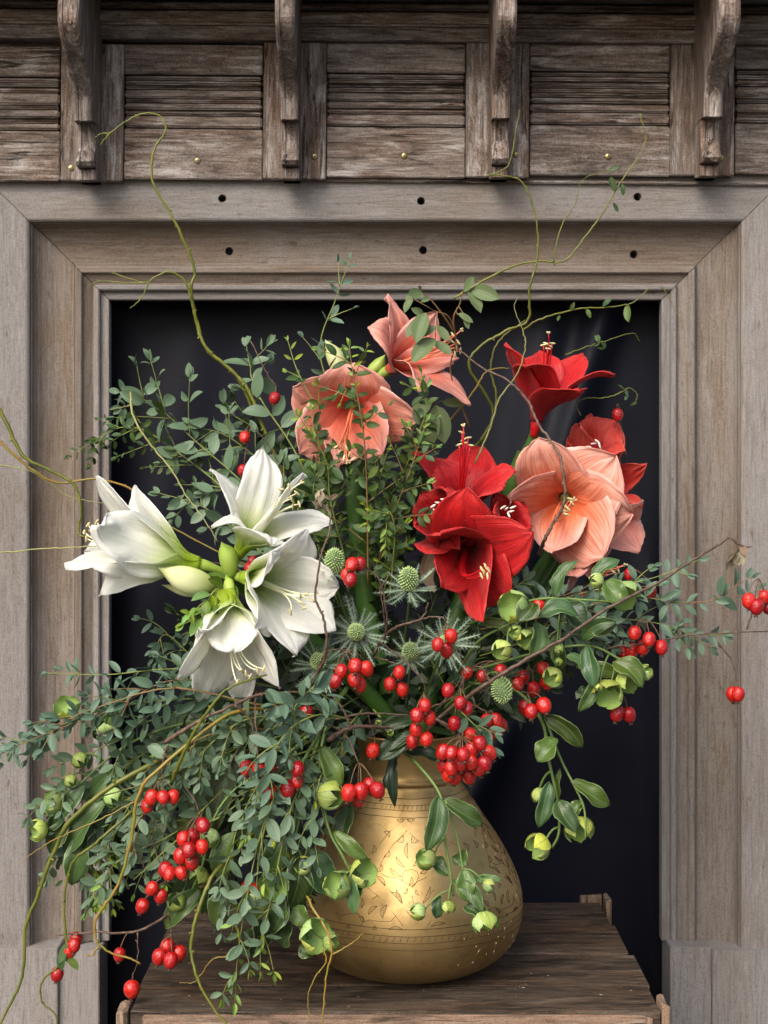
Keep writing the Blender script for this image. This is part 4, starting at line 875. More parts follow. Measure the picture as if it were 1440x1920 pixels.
def hflower(parent, x, y, Y, r, d=None, op=.5, seed=0, bud_=False):
    rd = random.Random(seed); c = P(x, y, Y); r = r*PXM*.86; ax = Vector(d if d else (rd.uniform(-.6, .6), -.5, -.6)).normalized(); u = ax.orthogonal().normalized(); v = ax.cross(u)
    base = c-ax*r*.8
    g = G(); g.ball(base, ax, r*.22, r*.2, 8, 4); f = g.build('flower', S_hel, parent)
    for k in range(5):
        a0 = 2*math.pi*k/5+rd.uniform(-.12, .12); rows = []; lay = 1+.05*(k % 2)+.02*k
        for i in range(9):
            t = i/8; el = -math.pi/2+math.pi*(.86-op*.30)*t; rr = r*lay*math.cos(el)*(1+op*.25*t); h = r*1.05*math.sin(el)
            wa_ = (math.sin(math.pi*min(.97, .25+.72*t))**.7)*.86
            if i == 8: wa_ = .08
            row = []
            for j in range(7):
                q = -1+j/3; an = a0+wa_*q; rj = rr*(1+.07*abs(q)*t)+r*.02*math.sin(q*5+k); row.append(c+(u*math.cos(an)+v*math.sin(an))*rj+ax*(h-abs(q)**2*r*.14*t))
            rows.append(row)
        gg = G(); gg.grid(rows); o = gg.build('sepal', HSEP, f)
    if op > .6:
        gg = G()
        for k in range(16):
            a = rd.uniform(0, 6.28); q = rd.uniform(.1, .4)*r; e = base+ax*r*rd.uniform(.7, 1.1)+(u*math.cos(a)+v*math.sin(a))*q; gg.tube([base, e], [.0004, .0004], 3); gg.ball(e, ax, .0008, .0012, 5, 3)
        gg.build('stamen_cluster', L_new, f)
    return base
def hell(label, stem, leaves, flowers, r=.0022, seed=0, extra=()):
    pts = pxpath(stem, 6); root = thing('hellebore', pts[0], label, 'hellebore', 'green hellebores in the arrangement'); g = G(); N = len(pts)
    g.tube(pts, [r*(1-.35*i/(N-1)) for i in range(N)], 7)
    for e in extra:
        pe = pxpath(e, 6); g.tube(pe, [r*.75*(1-.3*i/(len(pe)-1)) for i in range(len(pe))], 6); pts = pts+pe
    for i, l in enumerate(leaves): blade(root, l[0:3], l[3:6], l[6], l[7] if len(l) > 7 else 0, seed*7+i, l[8] if len(l) > 8 else 0)
    for i, f in enumerate(flowers):
        x, y, Y, rr = f[:4]; d = f[4] if len(f) > 4 else None; op = f[5] if len(f) > 5 else .3
        b = hflower(root, x, y, Y, rr, d, op, seed*11+i)
        q = min(pts, key=lambda p: (p-b-Vector((0, 0, .02))).length if (p-b).length > rr*PXM*.8 else 9)
        mid = q.lerp(b, .5)+Vector((0, 0, .012)); g.tube(curve3(q, mid, b, 7), [r*.6]*8, 6)
    g.build('stem', S_hel, root, origin=pts[0]); return root
hell('hellebore stem drooping furthest down at right with two cups against black cloth', [(880, 1280, -.08), (960, 1290, -.1), (1015, 1350, -.11), (1028, 1420, -.11), (1045, 1500, -.11), (1048, 1560, -.11), (1035, 1590, -.11)],
 [(1020, 1340, -.12, 1092, 1402, -.12, 34, 8), (1045, 1385, -.13, 1007, 1428, -.14, 46, 6), (1045, 1500, -.12, 1082, 1562, -.14, 40, -6), (1030, 1465, -.11, 1010, 1552, -.12, 32), (1070, 1465, -.12, 1143, 1510, -.12, 38, -6), (1090, 1500, -.11, 1075, 1535, -.12, 26), (1050, 1440, -.1, 1048, 1500, -.1, 12)],
 [(1008, 1587, -.12, 25, (-.75, -.4, -.35), .35), (1085, 1556, -.12, 27, (.15, -.6, -.8), .3), (1011, 1492, -.1, 16, (0, -.3, -1), .1)], .0026, 1, [[(1022, 1345, -.11), (1050, 1420, -.11), (1075, 1470, -.12), (1095, 1515, -.13), (1098, 1570, -.14)]])
hell('hellebore stem at right with a ruffled pair of cups above two hanging hips', [(880, 1260, -.06), (1000, 1225, -.1), (1100, 1210, -.12), (1160, 1235, -.13), (1200, 1262, -.13)],
 [(1100, 1210, -.14, 1113, 1290, -.16, 34, 4), (1150, 1240, -.14, 1205, 1290, -.16, 46, 5), (1120, 1270, -.14, 1085, 1335, -.14, 24, 6), (1060, 1230, -.14, 1112, 1262, -.15, 32), (1080, 1250, -.12, 1170, 1262, -.12, 28, -6), (1105, 1290, -.12, 1080, 1312, -.13, 20)],
 [(1140, 1302, -.15, 27, (-.3, -.7, -.4), .5), (1178, 1280, -.14, 25, (.3, -.5, -.6), .4), (1211, 1260, -.14, 15, (.5, -.4, .5), .1), (1123, 1289, -.16, 8, None, .0)], .0022, 2)
hell('hellebore stem with the big pale cup beside the largest red bloom', [(860, 1260, -.08), (900, 1200, -.12), (980, 1160, -.14), (1010, 1150, -.14)],
 [(1000, 1130, -.16, 970, 1165, -.18, 44, 8), (1010, 1155, -.15, 1085, 1155, -.15, 36, 12), (1005, 1165, -.16, 998, 1232, -.17, 40, 4), (1040, 1140, -.12, 1100, 1180, -.13, 50, 6), (960, 1190, -.12, 900, 1170, -.12, 40)],
 [(962, 1138, -.16, 29, (-.6, -.7, .25), .35), (967, 1186, -.16, 14, (-.5, -.6, .1), 0), (986, 1199, -.16, 19, (-.1, -.8, -.2), .1), (941, 1220, -.16, 20, (-.6, -.6, -.3), .1)], .0022, 3)
hell('hellebore stem with upright leaves below the coral bloom and one broad cup', [(880, 1170, -.05), (1000, 1125, -.1), (1100, 1125, -.12), (1160, 1130, -.12)],
 [(1040, 1120, -.12, 1085, 1050, -.12, 30, 6), (1110, 1090, -.12, 1162, 1050, -.12, 30, 4), (1135, 1090, -.15, 1178, 1125, -.17, 44, -8), (1095, 1180, -.13, 1155, 1170, -.14, 36), (1090, 1200, -.13, 1155, 1165, -.15, 30, 8), (1040, 1190, -.12, 1050, 1260, -.12, 28)],
 [(1172, 1118, -.15, 28, (.4, -.6, -.5), .5), (1118, 1088, -.13, 15, (-1, -.3, .1), 0), (1048, 1219, -.14, 10, None, 0), (1047, 1241, -.14, 8, None, 0), (1036, 1270, -.14, 19, (-.4, -.6, -.3), .2)], .0022, 4)
hell('hellebore stem arching over the vase neck with small cups hanging in front of the brass', [(745, 1400, -.08), (780, 1430, -.14), (825, 1490, -.17), (832, 1560, -.19), (845, 1640, -.2), (850, 1680, -.2)],
 [(822, 1492, -.19, 800, 1597, -.215, 40, 6), (790, 1620, -.19, 840, 1642, -.2, 34, 6), (868, 1630, -.2, 876, 1690, -.21, 34), (850, 1650, -.2, 905, 1710, -.22, 26, 8), (888, 1648, -.19, 940, 1650, -.2, 14), (825, 1680, -.2, 818, 1722, -.2, 22), (870, 1700, -.2, 915, 1735, -.22, 30, 5), (830, 1500, -.17, 906, 1545, -.16, 36, -4), (860, 1600, -.17, 876, 1622, -.19, 34)],
 [(798, 1610, -.21, 20, (-.8, -.5, .4), .1), (783, 1709, -.21, 16, (-1, -.3, .0), 0), (841, 1702, -.21, 13, (0, -.3, -.8), .2), (917, 1661, -.2, 13, (.8, -.2, -.3), .1), (909, 1732, -.22, 23, (.2, -.4, -1), .5)], .0024, 5, [[(835, 1500, -.17), (857, 1570, -.18), (868, 1630, -.19), (880, 1700, -.2)]])
hell('hellebore stem just left of the engraved panel with one round cup beside the hip row', [(640, 1300, -.1), (610, 1370, -.16), (600, 1450, -.19), (615, 1550, -.2), (640, 1600, -.21), (660, 1640, -.21)],
 [(600, 1400, -.19, 640, 1475, -.2, 40, -4), (625, 1560, -.2, 690, 1610, -.21, 26, -4), (640, 1630, -.2, 665, 1715, -.215, 26, 8), (690, 1650, -.2, 665, 1690, -.21, 20), (560, 1600, -.2, 540, 1710, -.2, 50, 5), (580, 1590, -.18, 620, 1680, -.19, 60, -6), (560, 1370, -.19, 495, 1400, -.19, 26, 6), (655, 1510, -.15, 640, 1600, -.18, 34)],
 [(621, 1491, -.21, 26, (.9, -.45, -.1), .1), (632, 1661, -.215, 25, (-.2, -.6, .5), .3), (683, 1636, -.21, 25, (.5, -.5, .3), .5), (567, 1623, -.21, 17, (-.3, -.5, .3), .2)], .0026, 6, [[(560, 1420, -.2), (567, 1470, -.2), (560, 1540, -.2), (545, 1610, -.2)]])
hell('hellebore stem with a fully open green rosette hanging lowest left of the vase', [(600, 1380, -.12), (560, 1500, -.18), (545, 1620, -.2), (550, 1700, -.2), (565, 1745, -.21)],
 [(540, 1690, -.21, 510, 1750, -.2, 40, 4), (550, 1700, -.2, 575, 1735, -.21, 34), (545, 1730, -.2, 530, 1775, -.2, 46, 3), (560, 1775, -.2, 590, 1790, -.2, 34), (535, 1560, -.2, 500, 1640, -.2, 40), (480, 1720, -.18, 470, 1790, -.18, 46, 6), (430, 1660, -.17, 405, 1740, -.17, 40)],
 [(513, 1660, -.225, 24, (.1, -1, .1), .85), (593, 1755, -.23, 29, (.6, -.7, .2), .5), (622, 1766, -.22, 17, (1, -.3, 0), .4), (480, 1700, -.19, 26, (0, -.5, -.9), .4)], .0024, 7)
hell('hellebore stem tucked behind the hips at lower left with broad green leaves', [(600, 1360, -.06), (460, 1450, -.12), (400, 1540, -.15), (380, 1620, -.15), (355, 1680, -.15)],
 [(375, 1665, -.15, 310, 1742, -.155, 40, -4), (385, 1640, -.13, 400, 1720, -.12, 30), (350, 1600, -.14, 320, 1680, -.14, 40), (440, 1560, -.15, 410, 1650, -.15, 44)],
 [(390, 1572, -.16, 21, None, .2), (330, 1690, -.16, 18, (-.3, -.6, .6), .1), (370, 1645, -.14, 22, None, .3)], .0022, 8)
hell('leftmost hellebore stem with cups poking out over the grey frame', [(560, 1340, -.04), (380, 1350, -.1), (250, 1390, -.12), (150, 1470, -.13), (90, 1540, -.13)],
 [(160, 1470, -.13, 90, 1560, -.12, 40, 6), (200, 1500, -.12, 120, 1600, -.12, 52, 4), (160, 1560, -.12, 135, 1660, -.12, 46), (230, 1440, -.11, 170, 1500, -.11, 40), (130, 1540, -.13, 95, 1600, -.12, 40)],
 [(125, 1325, -.13, 23, (-.1, -.6, .8), .6), (203, 1352, -.14, 25, (-.2, -.4, 1), .6), (98, 1500, -.13, 25, (-.8, -.4, .3), .7), (70, 1556, -.14, 20, (-.9, -.5, .1), .4), (150, 1426, -.14, 16, None, 0), (133, 1465, -.14, 13, None, 0), (213, 1496, -.15, 19, None, .1)], .0022, 9)
# ivy like dark leaves at the neck
ivt = thing('ivy_sprig', P(760, 1380, -.06), 'short dark ivy sprig with pointed leaves hanging over the vase neck', 'ivy'); g = G(); ip = pxpath([(700, 1330, -.1), (740, 1380, -.12), (748, 1420, -.12)]); g.tube(ip, .0016, 6); g.build('stem', S_euc, ivt)
for i, l in enumerate([(770, 1370, -.13, 705, 1425, -.15, 40, 4), (745, 1400, -.12, 740, 1512, -.135, 22, -5), (790, 1350, -.13, 700, 1372, -.14, 26), (760, 1410, -.12, 830, 1425, -.12, 30), (700, 1350, -.13, 750, 1390, -.14, 34), (790, 1370, -.13, 730, 1410, -.15, 30), (745, 1430, -.11, 720, 1480, -.12, 16)]): blade(ivt, l[0:3], l[3:6], l[6], l[7] if len(l) > 7 else 0, 70+i, 0, L_dark)
for (x, y, r_) in ((710, 1357, 7), (732, 1374, 7)): hflower(ivt, x, y, -.15, r_, (0, -1, 0), 0, x)
# ------------------------------------------------------------ rose hips
def hipmesh(seed):
    rd = random.Random(seed); g = G(); rows = []; wr = seed == 3
    for i in range(11):
        t = i/10; a = math.pi*t; rr = math.sin(a)**.85*(1+.08*math.cos(a)); rows.append([Vector((rr*math.cos(q)*(1+(.16 if wr else .04)*noise.noise(Vector((math.cos(q)*2, math.sin(q)*2, t*4+seed)))), rr*math.sin(q)*(1+(.16 if wr else .04)*noise.noise(Vector((math.sin(q)*2, t*3, seed)))), 1.16*math.cos(a))) for q in [2*math.pi*k/16 for k in range(16)]])
    g.grid(rows, True, uv=False); me, _ = g.mesh('rose_hip', HIP, True, (0, 0, 0)); return me
HM = [hipmesh(s) for s in range(4)]
g = G()
g.tube([Vector((0, 0, -1.08)), Vector((0, 0, -1.22)), Vector((0, 0, -1.36))], [.26, .22, .30], 8)
for k in range(5):
    a = 2*math.pi*k/5; g.tube([Vector((.2*math.cos(a), .2*math.sin(a), -1.3)), Vector((.36*math.cos(a), .36*math.sin(a), -1.5))], [.08, .02], 4)
CM, _ = g.mesh('calyx', CALX, True, (0, 0, 0))
g = G(); g.tube([Vector((0, 0, -1.12)), Vector((0, 0, -1.24)), Vector((0, 0, -1.34))], [.30, .26, .24], 8); 
def hipsprig(label, twig, hips, seed=0, r=.0013, Y=None, root=None, attach=None, R0=14.2, shriv=False):
    random.seed(seed+900)
    pts = pxpath(twig, 6); root = root or thing('rose_hip_sprig', pts[0], label, 'rose hips', 'sprigs of red rose hips'); N = len(pts)
    g = G(); rad = [r*(1-.55*i/(N-1)) for i in range(N)]
    pj = [p+rv(.0009) if 0 < i < N-1 else p for i, p in enumerate(pts)]; g.tube(pj, rad, 6)
    for i in range(2, N-1, 4):
        if random.random() < .6: q = pj[i]; g.tube([q, q+(rv(1)).normalized()*.004], [rad[i]*1.1, .0003], 4)
    g.build('twig', S_bark, root, origin=pts[0]); g = G()
    A = pts[-1] if attach is None else P(*attach)
    for i, h in enumerate(hips):
        x, y = h[0], h[1]; yy = h[2] if len(h) > 2 else twig[-1][2] + (-.012+.008*(i % 4)); c = P(x, y, yy)
        a = A if len(h) < 4 else P(*h[3]); d = (c-a); d = (d.normalized()*.45+Vector((0, -.15, -.8))+rv(.22)).normalized()
        s = R0*.88*PXM*random.uniform(.92, 1.08)*(yy+DC)/DC
        M = Matrix.Translation(c) @ (-d).to_track_quat('Z', 'Y').to_matrix().to_4x4() @ Matrix.Rotation(random.uniform(0, 6), 4, 'Z') @ Matrix.Scale(s, 4)
        hm = HM[3] if (shriv or random.random() < .28) else HM[i % 3]
        o = inst('rose_hip', hm, root, M); inst('calyx', CM, o, M)
        top = c-d*s*1.1; mid = a.lerp(top, .55)+Vector((random.uniform(-.004, .004), 0, .008)); g.tube(curve3(a, mid, top, 6), [.0006]*6+[.0009], 5)
    g.build('stalks', S_ped, root, origin=A); return root
hipsprig('rose hip cluster of three beside the pale thistle under the white bloom', [(720, 1210, -.14), (725, 1150, -.17), (712, 1090, -.18), (690, 1068, -.18)], [(660, 1059, -.2), (650, 1078, -.19), (657, 1087, -.205), (674, 1058, -.19)], 1, .0016)
hipsprig('cluster of six rose hips under the thistles and right of the hanging white bloom', [(592, 1270, -.16), (612, 1222, -.19), (645, 1218, -.19)], [(629, 1278), (640, 1259), (666, 1249, -.22), (687, 1254), (665, 1275), (674, 1284, -.19)], 2)
hipsprig('three small rose hips in the middle between the thistles', [(700, 1230, -.12), (730, 1240, -.14), (752, 1252, -.15)], [(749, 1261), (731, 1283), (754, 1293)], 3, R0=13)
hipsprig('three rose hips hanging from a curved twig over the centre thistle', [(725, 1185, -.15), (760, 1170, -.17), (800, 1158, -.19), (830, 1158, -.2), (838, 1170, -.2)], [(821, 1209, -.21), (846, 1193, -.2), (837, 1219, -.19)], 4, .0017)
hipsprig('column of six rose hips above the right side of the vase neck', [(718, 1208, -.14), (760, 1240, -.17), (792, 1275, -.18), (798, 1300, -.18)], [(797, 1323, -.2), (782, 1342, -.205), (805, 1346, -.19), (780, 1369, -.19), (800, 1386, -.19), (774, 1390, -.17)], 5)
hipsprig('densest bunch of rose hips hanging in front of the right shoulder of the vase', [(815, 1345, -.12), (850, 1372, -.16), (866, 1385, -.17)], [(831, 1410), (847, 1412, -.2), (869, 1415, -.205), (882, 1378), (900, 1394, -.2), (909, 1432, -.2), (884, 1407, -.17), (884, 1430, -.18), (846, 1440), (832, 1436, -.17), (854, 1457), (879, 1455), (864, 1431, -.18), (842, 1452, -.17), (897, 1440, -.17), (918, 1412, -.17)], 6, .0016, R0=15)
hipsprig('lone rose hip and a pair hanging from the dark branch above the dense bunch', [(820, 1330, -.12), (868, 1270, -.17), (862, 1290, -.17)], [(840, 1295, -.19), (863, 1318, -.2), (876, 1328, -.19), (852, 1357, -.17)], 7)
hipsprig('three shaded rose hips right of the dense bunch', [(880, 1320, -.08), (905, 1330, -.1), (915, 1338, -.1)], [(913, 1351), (930, 1352), (923, 1372), (938, 1360)], 8)
hipsprig('scattered rose hips beside the lower thistle at right', [(860, 1290, -.06), (900, 1250, -.09), (930, 1240, -.1)], [(939, 1258), (904, 1268), (876, 1262), (971, 1283, -.1)], 9, R0=12.5)
hipsprig('single split rose hip against the vase neck', [(690, 1340, -.1), (698, 1370, -.14), (703, 1385, -.14)], [(699, 1408, -.155)], 10, R0=16)
hipsprig('row of rose hips across the left shoulder of the vase', [(600, 1350, -.14), (650, 1380, -.19), (672, 1430, -.205)], [(654, 1487, -.225), (677, 1484, -.22), (708, 1482, -.225), (693, 1472, -.2), (673, 1498, -.205)], 11, .0018, R0=16)
hipsprig('row of three rose hips left of the hellebore stems', [(480, 1300, -.16), (478, 1340, -.2), (484, 1395, -.215)], [(463, 1442), (485, 1441, -.235), (507, 1431, -.23)], 12, R0=15.5)
hipsprig('four rose hips just below the row of three near the hellebore stems', [(540, 1360, -.17), (545, 1420, -.2)], [(506, 1485, -.225), (540, 1480, -.22), (556, 1465, -.215), (558, 1442, -.23)], 13, R0=15.5)
hipsprig('single rose hip glowing behind the teal eucalyptus tip', [(600, 1310, -.15), (580, 1320, -.17)], [(574, 1337, -.18)], 14)
hipsprig('four rose hips at left with one split open', [(320, 1390, -.17), (305, 1430, -.2), (303, 1465, -.205)], [(276, 1511, -.205), (284, 1495, -.21), (306, 1495, -.225), (325, 1494, -.215)], 15)
hipsprig('heart shaped cluster of rose hips in the left cascade', [(330, 1460, -.17), (365, 1500, -.2), (372, 1530, -.205)], [(381, 1548, -.225), (344, 1573), (354, 1594, -.225), (379, 1588, -.22), (339, 1605, -.2), (360, 1617), (361, 1569, -.2)], 16, R0=15)
hipsprig('shaded rose hips trailing below the heart shaped cluster', [(286, 1520, -.16), (290, 1590, -.18), (318, 1650, -.19)], [(318, 1638), (285, 1666), (301, 1680), (267, 1699), (340, 1636), (310, 1630)], 17, R0=14.5)
hipsprig('bare dark branch low at left carrying three rose hips on its tip', [(430, 1600, -.1), (390, 1650, -.14), (335, 1700, -.155), (260, 1746, -.165), (180, 1748, -.17), (105, 1754, -.17)], [(139, 1773, -.18, (150, 1752, -.17)), (130, 1784, -.175, (150, 1752, -.17)), (142, 1761, -.165, (150, 1752, -.17)), (224, 1790, -.175, (245, 1745, -.165))], 18, .0026, attach=(150, 1752, -.17))
hipsprig('single rose hip at the lowest left below the leafy twig', [(118, 1690, -.16), (122, 1760, -.17), (114, 1800, -.17)], [(107, 1827, -.175)], 19, .0009)
hipsprig('single wrinkled rose hip hanging lowest over the black gap', [(258, 1748, -.165), (258, 1800, -.165), (247, 1835, -.165)], [(247, 1855, -.165)], 20, .001, R0=16, shriv=True)
hipsprig('cluster of four rose hips at the corner of the crate', [(310, 1660, -.15), (316, 1720, -.16), (322, 1755, -.165)], [(314, 1775, -.16), (299, 1794), (320, 1801, -.185), (336, 1787)], 21, .0012, R0=15.5)
hipsprig('two rose hips half hidden by hanging eucalyptus left of the vase', [(500, 1600, -.1), (475, 1640, -.13)], [(463, 1664, -.14), (477, 1668, -.14)], 22, R0=13)
hipsprig('five rose hips at right in front of the frame edge', [(1080, 1240, -.08), (1140, 1215, -.11), (1200, 1208, -.12), (1300, 1190, -.12), (1440, 1184, -.12)], [(1190, 1187, -.13), (1217, 1199, -.135), (1240, 1214, -.13), (1206, 1214, -.11), (1184, 1220, -.1), (1170, 1226, -.09)], 23, .0020, attach=(1212, 1160, -.12), R0=15)
hipsprig('pair of rose hips hanging under the ruffled hellebores', [(1150, 1270, -.12), (1164, 1300, -.125)], [(1157, 1338, -.13), (1179, 1340, -.125)], 24, .001, R0=14.5)
hipsprig('two large rose hips at the fork of the drooping hellebore stem', [(940, 1290, -.08), (990, 1300, -.11)], [(1020, 1323, -.14), (996, 1334, -.14), (985, 1326, -.1)], 25, R0=15.5)
hipsprig('pair of rose hips hanging alone far right on a thin curved twig', [(1340, 1200, -.12), (1370, 1235, -.12), (1382, 1280, -.12)], [(1384, 1302, -.125), (1375, 1302, -.11)], 26, .0017, R0=14.5)
hipsprig('rose hip cluster cut by the right picture edge', [(1400, 1180, -.12), (1412, 1140, -.12), (1422, 1085, -.12)], [(1404, 1127), (1419, 1138, -.14), (1432, 1120), (1440, 1139)], 27, .0014, R0=14.5)
hipsprig('rose hips peeking between the leaves under the coral blooms', [(1000, 1200, -.04), (1060, 1130, -.06), (1150, 1075, -.05), (1220, 1100, -.04)], [(1009, 1137, -.1), (1181, 1077, -.04), (1219, 1109, -.04), (1102, 1137, -.06), (1097, 1156, -.06), (1092, 1124, -.05)], 28, R0=13.5)
hipsprig('shaded rose hips behind the right hellebores', [(900, 1300, -.03), (960, 1270, -.05), (1000, 1260, -.06)], [(1019, 1254), (1001, 1292), (1024, 1281), (981, 1270), (1030, 1268)], 29, R0=13.5)
hipsprig('single rose hip at upper left beside the large oval leaves', [(470, 640, .06), (500, 700, .05), (520, 725, .04)], [(515, 747, .03)], 30, .0009, R0=13)
hipsprig('two dull rose hips above the top white bloom', [(540, 900, .05), (500, 830, .04), (470, 800, .04)], [(459, 820, .03), (455, 882, .03)], 31, .0009, R0=12)
hipsprig('shrivelled rose hip high at right against the cloth', [(1175, 860, .08), (1165, 800, .08), (1160, 760, .08)], [(1158, 778, .08)], 32, .0007, R0=12, shriv=True)
hipsprig('rose hips glimpsed between the white buds', [(520, 1150, -.05), (470, 1080, -.06)], [(474, 1053, -.06), (380, 1062, -.05), (468, 1064, -.06)], 33, R0=11)

# bare dark branches
def branch(label, paths, r=.002, mat=None, name='bare_branch', cat='branch', group=None, knob=.5, wob=.0008, taper=.6, n=7):
    pts = pxpath(paths[0], 8); root = thing(name, pts[0], label, cat, group); g = G()
    for pi, pa in enumerate(paths):
        pts = pxpath(pa, 8); N = len(pts); rr = r*(1 if pi == 0 else .55)
        pj = [p+rv(wob) if 0 < i < N-1 else p for i, p in enumerate(pts)]
        rad = [rr*(1-taper*i/(N-1))*(1+random.uniform(-.06, .1)) for i in range(N)]; g.tube(pj, rad, n)
        for i in range(3, N-1, 5):
            if random.random() < knob: q = pj[i]; d = rv(1).normalized(); g.tube([q, q+d*rad[i]*1.3, q+d*rad[i]*2.6], [rad[i]*.9, rad[i]*.7, rad[i]*.2], 5)
    g.build('stem', mat or S_bark, root, origin=P(*paths[0][0])); return root
random.seed(77)
b = branch('bare dark branch running from the vase neck up to the far right over the frame', [[(800, 1370, -.1), (830, 1340, -.13), (900, 1290, -.17), (980, 1240, -.18), (1060, 1195, -.18), (1140, 1140, -.18), (1230, 1095, -.17), (1300, 1050, -.16), (1350, 1020, -.15), (1368, 1008, -.15), (1385, 1022, -.15)], [(1368, 1008, -.15), (1395, 1025, -.15), (1410, 1025, -.15)], [(920, 1278, -.17), (900, 1250, -.17), (880, 1258, -.16)]], .0029)
for i in range(7): leaf(b, 'dry', P(1380+random.uniform(-6, 12), 1018+random.uniform(0, 22), -.15), Vector((random.uniform(-.6, .6), -.2, -1)), random.uniform(.016, .026), .9)
b = branch('dark knobbly twig crossing in front of the coral bloom up to the salmon one', [[(1010, 1040, -.08), (1022, 1012, -.13), (1035, 985, -.14), (1058, 940, -.15), (1055, 880, -.15), (1045, 845, -.14), (1010, 795, -.12), (985, 745, -.1), (950, 712, -.08), (905, 690, -.05), (860, 655, -.03)]], .0026, knob=.8)
b = branch('thin dark twig with a dried bud in front of the right white bloom', [[(585, 1285, -.2), (611, 1222, -.255), (607, 1160, -.265), (592, 1120, -.265), (602, 1040, -.265), (617, 1000, -.26), (620, 955, -.25)]], .0021, knob=.8)
for i in range(16): leaf(b, 'dry', P(606+random.uniform(-16, 14), 942+random.uniform(-16, 16), -.25+random.uniform(-.01, .01)), rv(1), random.uniform(.008, .016), 1)
branch('thick rough branch stub lying under the white blooms', [[(310, 1392, -.19), (360, 1360, -.21), (420, 1330, -.21), (500, 1300, -.18), (600, 1300, -.15)], [(440, 1322, -.21), (470, 1350, -.2), (478, 1400, -.2)], [(320, 1388, -.19), (300, 1430, -.19)]], .0030)
branch('rough dark branch stub in front of the vase neck', [[(615, 1388, -.18), (655, 1365, -.19), (700, 1362, -.17), (770, 1370, -.12)], [(660, 1365, -.19), (640, 1325, -.19), (620, 1300, -.18)], [(620, 1350, -.14), (690, 1338, -.15), (765, 1340, -.15)]], .0034)
branch('forked brown twig in the centre between thistles', [[(700, 1230, -.12), (720, 1195, -.15), (745, 1175, -.17), (790, 1160, -.18), (803, 1130, -.19)], [(725, 1185, -.15), (718, 1140, -.17), (712, 1100, -.17)], [(712, 1105, -.17), (725, 1085, -.17), (730, 1072, -.17)]], .0026)
branch('thin dark branch above the dense hip bunch', [[(740, 1340, -.1), (820, 1350, -.15), (870, 1380, -.16)], [(800, 1330, -.12), (860, 1300, -.16), (868, 1265, -.16), (860, 1210, -.16)]], .0018)

